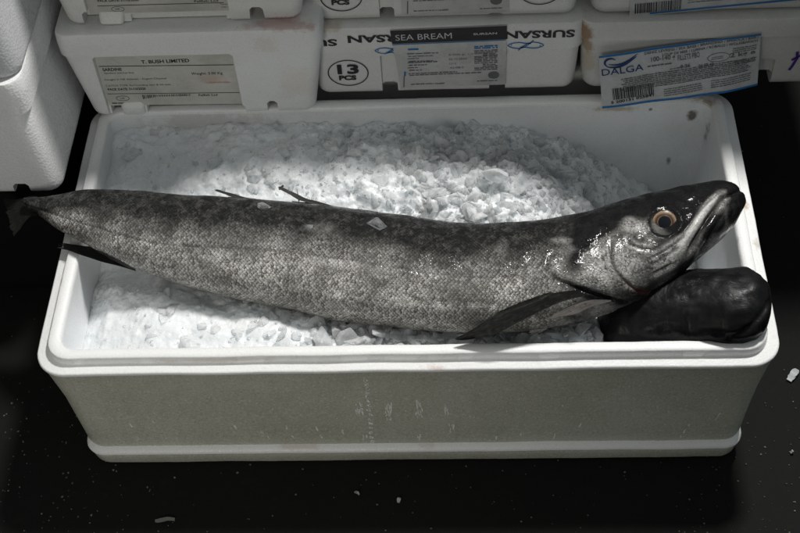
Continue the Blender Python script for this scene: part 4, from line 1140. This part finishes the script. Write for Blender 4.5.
L2 = np.linalg.norm(D2, axis=1); n2 = D2 / L2[:, None]
V = []
NB = 200
q2 = np.linspace(0, s2[-1], 120)
for i in range(120):
    bz = L2[i] * 0.66; az = math.sqrt(max(L2[i] ** 2 - (bz * 0.8) ** 2, (0.4 * L2[i]) ** 2))
    for j in range(72):
        an = 6.283185 * j / 72; p = Vector(C2[i] + n2[i] * az * math.cos(an)); p.z += bz * math.sin(an)
        nv_ = (p - Vector(C2[i])).normalized()
        p += nv_ * (0.0022 * noise.fractal(p * 28, 1.0, 2.0, 4) + 0.0012 * noise.noise(Vector((p.x * 30, p.y * 160, p.z * 160))))
        px_ = to_px(np.array(p)); dm = min(np.hypot(px_[0] - a_, px_[1] - b_) for a_, b_ in BMOUTH); p -= nv_ * 0.0034 * math.exp(-(dm / 2.4) ** 2)
        V.append(tuple(p))
F = [(i * 72 + j, i * 72 + 72 + j, i * 72 + 72 + (j + 1) % 72, i * 72 + (j + 1) % 72) for i in range(119) for j in range(72)] + [tuple(range(72)), tuple(range(119 * 72 + 71, 119 * 72 - 1, -1))]
mb = mesh_of(V, F); bm = bmesh.new(); bm.from_mesh(mb); bmesh.ops.recalc_face_normals(bm, faces=bm.faces); bm.to_mesh(mb); bm.free()
bf = link('black_fish', mb, kb_.m, None, 80)
tag(bf, 'glossy black fish with a blunt round snout, under the head of the hake', 'fish')

# ------------------------------------------------------------------ the ice
fy = np.array([[c0[0], c0[1], a0] for c0, a0 in zip(C, aa)]); order = np.argsort(fy[:, 0]); fy = fy[order]
def fish_y(x): return np.interp(x, fy[:, 0], fy[:, 1]), np.interp(x, fy[:, 0], fy[:, 2])
def bed(x, y):
    fyc, fa = fish_y(x)
    rear = np.interp(x, [-0.38, -0.30, -0.2, -0.05, 0.05, 0.12, 0.17, 0.22, 0.28, 0.36], [-0.030, -0.020, -0.006, -0.002, -0.006, -0.018, -0.040, -0.075, -0.13, -0.17])
    wall = np.interp(x, [-0.38, -0.2, 0.0, 0.12, 0.20, 0.28, 0.36], [-0.020, -0.022, -0.030, -0.034, -0.06, -0.12, -0.17])
    back = np.interp(x, [-0.38, -0.2, 0.0, 0.12, 0.2, 0.3], [-0.03, -0.022, -0.020, -0.028, -0.055, -0.14])
    front = np.interp(x, [-0.38, -0.34, -0.28, -0.1, 0.1, 0.2, 0.235, 0.36], [-0.070, -0.040, -0.022, -0.018, -0.020, -0.020, -0.035, -0.09])
    yb = fyc + fa
    t = np.array([0.02, fyc - fa - 0.005, fyc - fa * 0.6, fyc + fa * 0.4, yb + 0.004, yb + 0.055, 0.335, 0.395])
    hh = np.array([front, front + 0.001, front - 0.008, -0.05 + min(back + 0.02, 0), back, rear, rear - 0.004, wall])
    return float(np.interp(y, t, hh))
def lumps(x, y):
    p = Vector((x, y, 0.37))
    a = noise.fractal(p * 16, 1.0, 2.0, 4) * 0.008
    d_, _ = noise.voronoi(p * 75); e_, _ = noise.voronoi(p * 38)
    g_, _ = noise.voronoi(p * 190)
    rough_ = 0.45 + 0.55 * min(1.0, max(0.0, (x + 0.16) / 0.16))
    return a + ((0.32 - d_[0]) * 0.0085 + (0.35 - e_[0]) * 0.014 + (0.3 - g_[0]) * 0.0030) * rough_ + noise.fractal(p * 120, 1.0, 2.0, 3) * 0.0012
x0, x1, y0, y1 = -W2 + t2 - 0.002, W2 - t2 + 0.002, t2 - 0.002, D - t2 + 0.002
NX, NY = 680, 350
V, F = [], []
for j in range(NY + 1):
    for i in range(NX + 1):
        x = x0 + (x1 - x0) * i / NX; y = y0 + (y1 - y0) * j / NY
        sm = 1.0 if not (x < -0.1 and y < 0.2) else 0.55
        sm *= min(1, (x - x0) / 0.03 + 0.3)
        V.append((x, y, H + bed(x, y) + lumps(x, y) * sm))
for j in range(NY):
    for i in range(NX):
        a = j * (NX + 1) + i; F.append((a, a + 1, a + NX + 2, a + NX + 1))
link_bed = link('crushed_ice', mesh_of(V, F), ICE_BED, None, 70)
tag(link_bed, 'crushed ice packed in the box around the fish', None, kind='stuff')
def rand_rot():
    qv = rng.normal(size=4); qv /= np.linalg.norm(qv); w, x, y, z = qv
    return np.array([[1 - 2 * (y * y + z * z), 2 * (x * y - z * w), 2 * (x * z + y * w)], [2 * (x * y + z * w), 1 - 2 * (x * x + z * z), 2 * (y * z - x * w)], [2 * (x * z - y * w), 2 * (y * z + x * w), 1 - 2 * (x * x + y * y)]])
def hull_shard(n, bev=0.30):
    """angular lump: hull of scattered points with slightly melted edges"""
    b = bmesh.new()
    for _ in range(n):
        p = rng.normal(size=3); p /= np.linalg.norm(p); b.verts.new(tuple(p * rng.uniform(0.75, 1.1)))
    r_ = bmesh.ops.convex_hull(b, input=b.verts)
    bmesh.ops.delete(b, geom=[e_ for e_ in r_['geom_interior'] if isinstance(e_, bmesh.types.BMVert)], context='VERTS')
    bmesh.ops.dissolve_limit(b, angle_limit=0.35, verts=b.verts, edges=b.edges)
    bmesh.ops.bevel(b, geom=list(b.edges), offset=bev, segments=3, affect='EDGES', profile=0.6, clamp_overlap=True)
    bmesh.ops.triangulate(b, faces=b.faces)
    bmesh.ops.recalc_face_normals(b, faces=b.faces)
    b.verts.index_update()
    v_ = np.array([q_.co[:] for q_ in b.verts]); f_ = np.array([[q_.index for q_ in g_.verts] for g_ in b.faces]); b.free()
    return v_, f_
LIB = [hull_shard(int(rng.integers(8, 15))) for _ in range(46)]
CV, CF = [], []; base_i = 0
def drop(x, y, s, flat, sink, tilt=None):
    global base_i
    vv, ff = LIB[int(rng.integers(len(LIB)))]
    R = rand_rot()
    if tilt is not None:
        a = rng.uniform(0, 6.28); ca, sa = math.cos(a), math.sin(a); R = np.array([[ca, -sa, 0], [sa, ca, 0], [0, 0, 1]]); tx, ty = rng.normal(0, tilt, 2)
        R = np.array([[1, 0, tx], [0, 1, ty], [-tx, -ty, 1]]) @ R
    w = (vv * np.array([rng.uniform(0.9, 1.35), rng.uniform(0.65, 1.0), flat]) * s) @ R.T
    z = H + bed(x, y) + lumps(x, y) * 0.8 + s * flat * sink
    CV.append(w + np.array([x, y, z])); CF.append(ff + base_i); base_i += len(vv)
def ok(x, y, m=0.92):
    fyc, fa = fish_y(x)
    return not (-0.42 < x < 0.37 and abs(y - fyc) < fa * m)
cnt = 0
while cnt < 900:                       # the heap behind the fish
    x, y = rng.uniform(x0 + 0.01, x1 - 0.02), rng.uniform(0.16, y1 - 0.008)
    fyc, fa = fish_y(x)
    if y < fyc or not ok(x, y): continue
    dens = np.interp(x, [-0.36, -0.2, -0.1, -0.02, 0.04, 0.2, 0.28], [0.05, 0.09, 0.14, 0.35, 1.0, 1.0, 0.2]) * (1.0 if y < 0.345 else 0.45)
    if rng.random() > dens: continue
    s = 0.0045 + 0.0125 * rng.random() ** 2.2
    drop(x, y, s, rng.uniform(0.45, 0.95), rng.uniform(-0.75, 0.05)); cnt += 1
cnt = 0
while cnt < 560:                        # broken flakes along the front side
    x, y = rng.uniform(-0.34, 0.30), rng.uniform(0.032, 0.17)
    fyc, fa = fish_y(x)
    if y > fyc or not ok(x, y, 0.66): continue
    if rng.random() > np.interp(x, [-0.34, -0.2, -0.14, -0.06, 0.3], [0.03, 0.07, 0.2, 0.9, 1.0]): continue
    s = 0.004 + 0.011 * rng.random() ** 1.8
    drop(x, y, s, rng.uniform(0.16, 0.5), rng.uniform(-0.3, 0.5), 0.35); cnt += 1
cnt = 0
while cnt < 1900:                       # fine crumbs
    x, y = rng.uniform(x0 + 0.01, x1 - 0.02), rng.uniform(0.032, y1 - 0.008)
    if not ok(x, y) or (x > 0.26): continue
    fyc, fa = fish_y(x)
    if y < fyc and x < -0.1 and rng.random() > 0.25: continue
    if y > fyc and rng.random() > np.interp(x, [-0.2, 0.0], [0.08, 1.0]): continue
    drop(x, y, 0.0012 + 0.0030 * rng.random() ** 1.5, rng.uniform(0.4, 0.9), rng.uniform(-0.3, 0.3)); cnt += 1
mc = mesh_of(np.concatenate(CV), np.concatenate(CF).tolist())
oc = link('ice_chips', mc, ICE_CHIP, None, 40)
tag(oc, 'loose glassy chips lying over the packed ice', None, kind='stuff')

# larger lumps that can be told apart
def chunk(label, px, py, z, s, flat, lift=True, mat=ICE_CLEAR, name='ice_chunk'):
    vv, ff = hull_shard(13, 0.10)
    c = on_fish(px, py, z, 0.0) if lift else Vector(atz(px, py, z))
    w = vv * np.array([1.15, 0.85, flat]) * s + np.array(c) + np.array([0, 0, s * flat * 0.4])
    o = link(name, mesh_of(w, ff.tolist()), mat, None, 35); tag(o, label, 'ice', 'loose pieces of ice one can tell apart'); return o
chunk('clear angular lump of ice resting on the dark back of the hake, mid body', 378, 227, H + 0.02, 0.0125, 0.6)
chunk('small thin flake of ice on the hake flank below its second spiny fin', 311, 229, H + 0.02, 0.0085, 0.35)
chunk('glassy flake of ice on the upper edge of the hake between its spiny fins', 264, 207, H + 0.02, 0.0100, 0.35)
chunk('largest bright lump of ice standing out of the heap behind the hake', 497, 178, H - 0.006, 0.017, 0.6, False, ICE_CHIP)

# scraps on the ground
def scrap(label, px, py, L, W_, ang, mat):
    c = Vector(atz(px, py, 0.001)); V, F = [], []
    n = 9
    for s in (0, 1):
        for i in range(n):
            t = i / (n - 1) - 0.5
            wd = W_ * (0.5 + 0.5 * math.cos(t * 2.2)) * random.uniform(0.7, 1.1)
            for sg in (-1, 1):
                p = Vector((t * L, sg * wd / 2, 0.0016 * (1 - s) + 0.0015 * math.sin(t * 5 + 1))); p.rotate(Matrix.Rotation(ang, 3, 'Z')); V.append(tuple(c + p))
    for i in range(n - 1):
        a = 2 * i; F.append((a, a + 2, a + 3, a + 1)); b = 2 * n + a; F.append((b, b + 1, b + 3, b + 2)); F.append((a, a + 2 * n, a + 2 * n + 2, a + 2)); F.append((a + 1, a + 3, a + 2 * n + 3, a + 2 * n + 1))
    F.append((0, 1, 2 * n + 1, 2 * n)); e = 2 * n - 2; F.append((e, e + 2 * n, e + 2 * n + 1, e + 1))
    o = link('foam_scrap', mesh_of(V, F), mat, None); tag(o, label, 'scrap', 'white scraps on the dark ground')
foam = plain('foam_scrap', (0.34, 0.36, 0.36), 0.5)
foam2 = plain('dull_foam_scrap', (0.16, 0.16, 0.15), 0.6)
scrap('largest white scrap on the dark ground beside the right end of the fish box', 793, 375, 0.020, 0.009, 0.9, foam)
scrap('long dull flat scrap on the ground in front of the left part of the box', 165, 520, 0.023, 0.005, 0.05, foam2)
scrap('small white scrap on the ground in front of the middle of the box', 357, 493, 0.007, 0.003, -0.7, foam)
scrap('small pale scrap on the ground just right of the other near the lower picture edge', 399, 500, 0.006, 0.0045, 1.2, foam)
scrap('tiny white crumb on the ground in front of the right corner of the box', 792, 452, 0.004, 0.003, 0.4, foam)

# ------------------------------------------------------------------ light
w = bpy.data.worlds.new('World'); scene.world = w; w.use_nodes = True
wt = w.node_tree; bg = wt.nodes['Background']          # dim ambient fill, shaped to be paler towards the right and overhead
tc = wt.nodes.new('ShaderNodeTexCoord'); dp = wt.nodes.new('ShaderNodeVectorMath'); dp.operation = 'DOT_PRODUCT'; dp.inputs[1].default_value = Vector((0.80, -0.38, 0.45)).normalized()
wt.links.new(tc.outputs['Generated'], dp.inputs[0])
mr = wt.nodes.new('ShaderNodeMapRange'); mr.interpolation_type = 'SMOOTHSTEP'; mr.inputs['From Min'].default_value = 0.25; mr.inputs['From Max'].default_value = 0.95; mr.inputs['To Min'].default_value = 0.075; mr.inputs['To Max'].default_value = 0.18
wt.links.new(dp.outputs['Value'], mr.inputs['Value']); 
sx = wt.nodes.new('ShaderNodeSeparateXYZ'); wt.links.new(tc.outputs['Generated'], sx.inputs[0])
mu = wt.nodes.new('ShaderNodeMapRange'); mu.inputs['From Min'].default_value = 0.2; mu.inputs['From Max'].default_value = 1.0; mu.inputs['To Min'].default_value = 0.0; mu.inputs['To Max'].default_value = 0.14
wt.links.new(sx.outputs[2], mu.inputs['Value']); ad = wt.nodes.new('ShaderNodeMath'); wt.links.new(mr.outputs[0], ad.inputs[0]); wt.links.new(mu.outputs[0], ad.inputs[1]); wt.links.new(ad.outputs[0], bg.inputs[1])
mx = wt.nodes.new('ShaderNodeMix'); mx.data_type = 'RGBA'; mx.inputs[6].default_value = (0.84, 0.86, 0.80, 1); mx.inputs[7].default_value = (0.78, 0.86, 0.91, 1)
m2_ = wt.nodes.new('ShaderNodeMapRange'); m2_.inputs['From Min'].default_value = 0.0; m2_.inputs['From Max'].default_value = 0.8; wt.links.new(dp.outputs['Value'], m2_.inputs['Value']); wt.links.new(m2_.outputs[0], mx.inputs[0]); wt.links.new(mx.outputs[2], bg.inputs[0])
def lamp(name, loc, target, size, power, color, spot=None):
    ld = bpy.data.lights.new(name, 'AREA'); ld.shape = 'DISK'; ld.size = size; ld.energy = power; ld.color = color
    o = bpy.data.objects.new(name, ld); COL.objects.link(o); o.location = loc
    o.rotation_euler = (Vector(target) - Vector(loc)).to_track_quat('-Z', 'Y').to_euler()
    return o
lamp('market_lamp', (0.62, 0.96, 2.5), (0.0, 0.15, 0.2), 0.30, 68, (1.0, 0.985, 0.96))
sd = bpy.data.lights.new('front_lamp', 'SPOT'); sd.energy = 10.0; sd.color = (1.0, 0.98, 0.91); sd.shadow_soft_size = 0.16; sd.spot_size = math.radians(95); sd.spot_blend = 1.0
so = bpy.data.objects.new('front_lamp', sd); COL.objects.link(so); so.location = (-0.30, -0.84, 0.66)
so.rotation_euler = (Vector((-0.36, 0.12, 0.10)) - so.location).to_track_quat('-Z', 'Y').to_euler()

scene.render.engine = 'CYCLES'
scene.cycles.use_denoising = True
scene.cycles.max_bounces = 8
scene.cycles.transparent_max_bounces = 16
scene.cycles.caustics_reflective = False
scene.cycles.caustics_refractive = False
scene.view_settings.view_transform = 'Standard'
scene.view_settings.look = 'None'
scene.view_settings.exposure = 0
scene.view_settings.gamma = 1
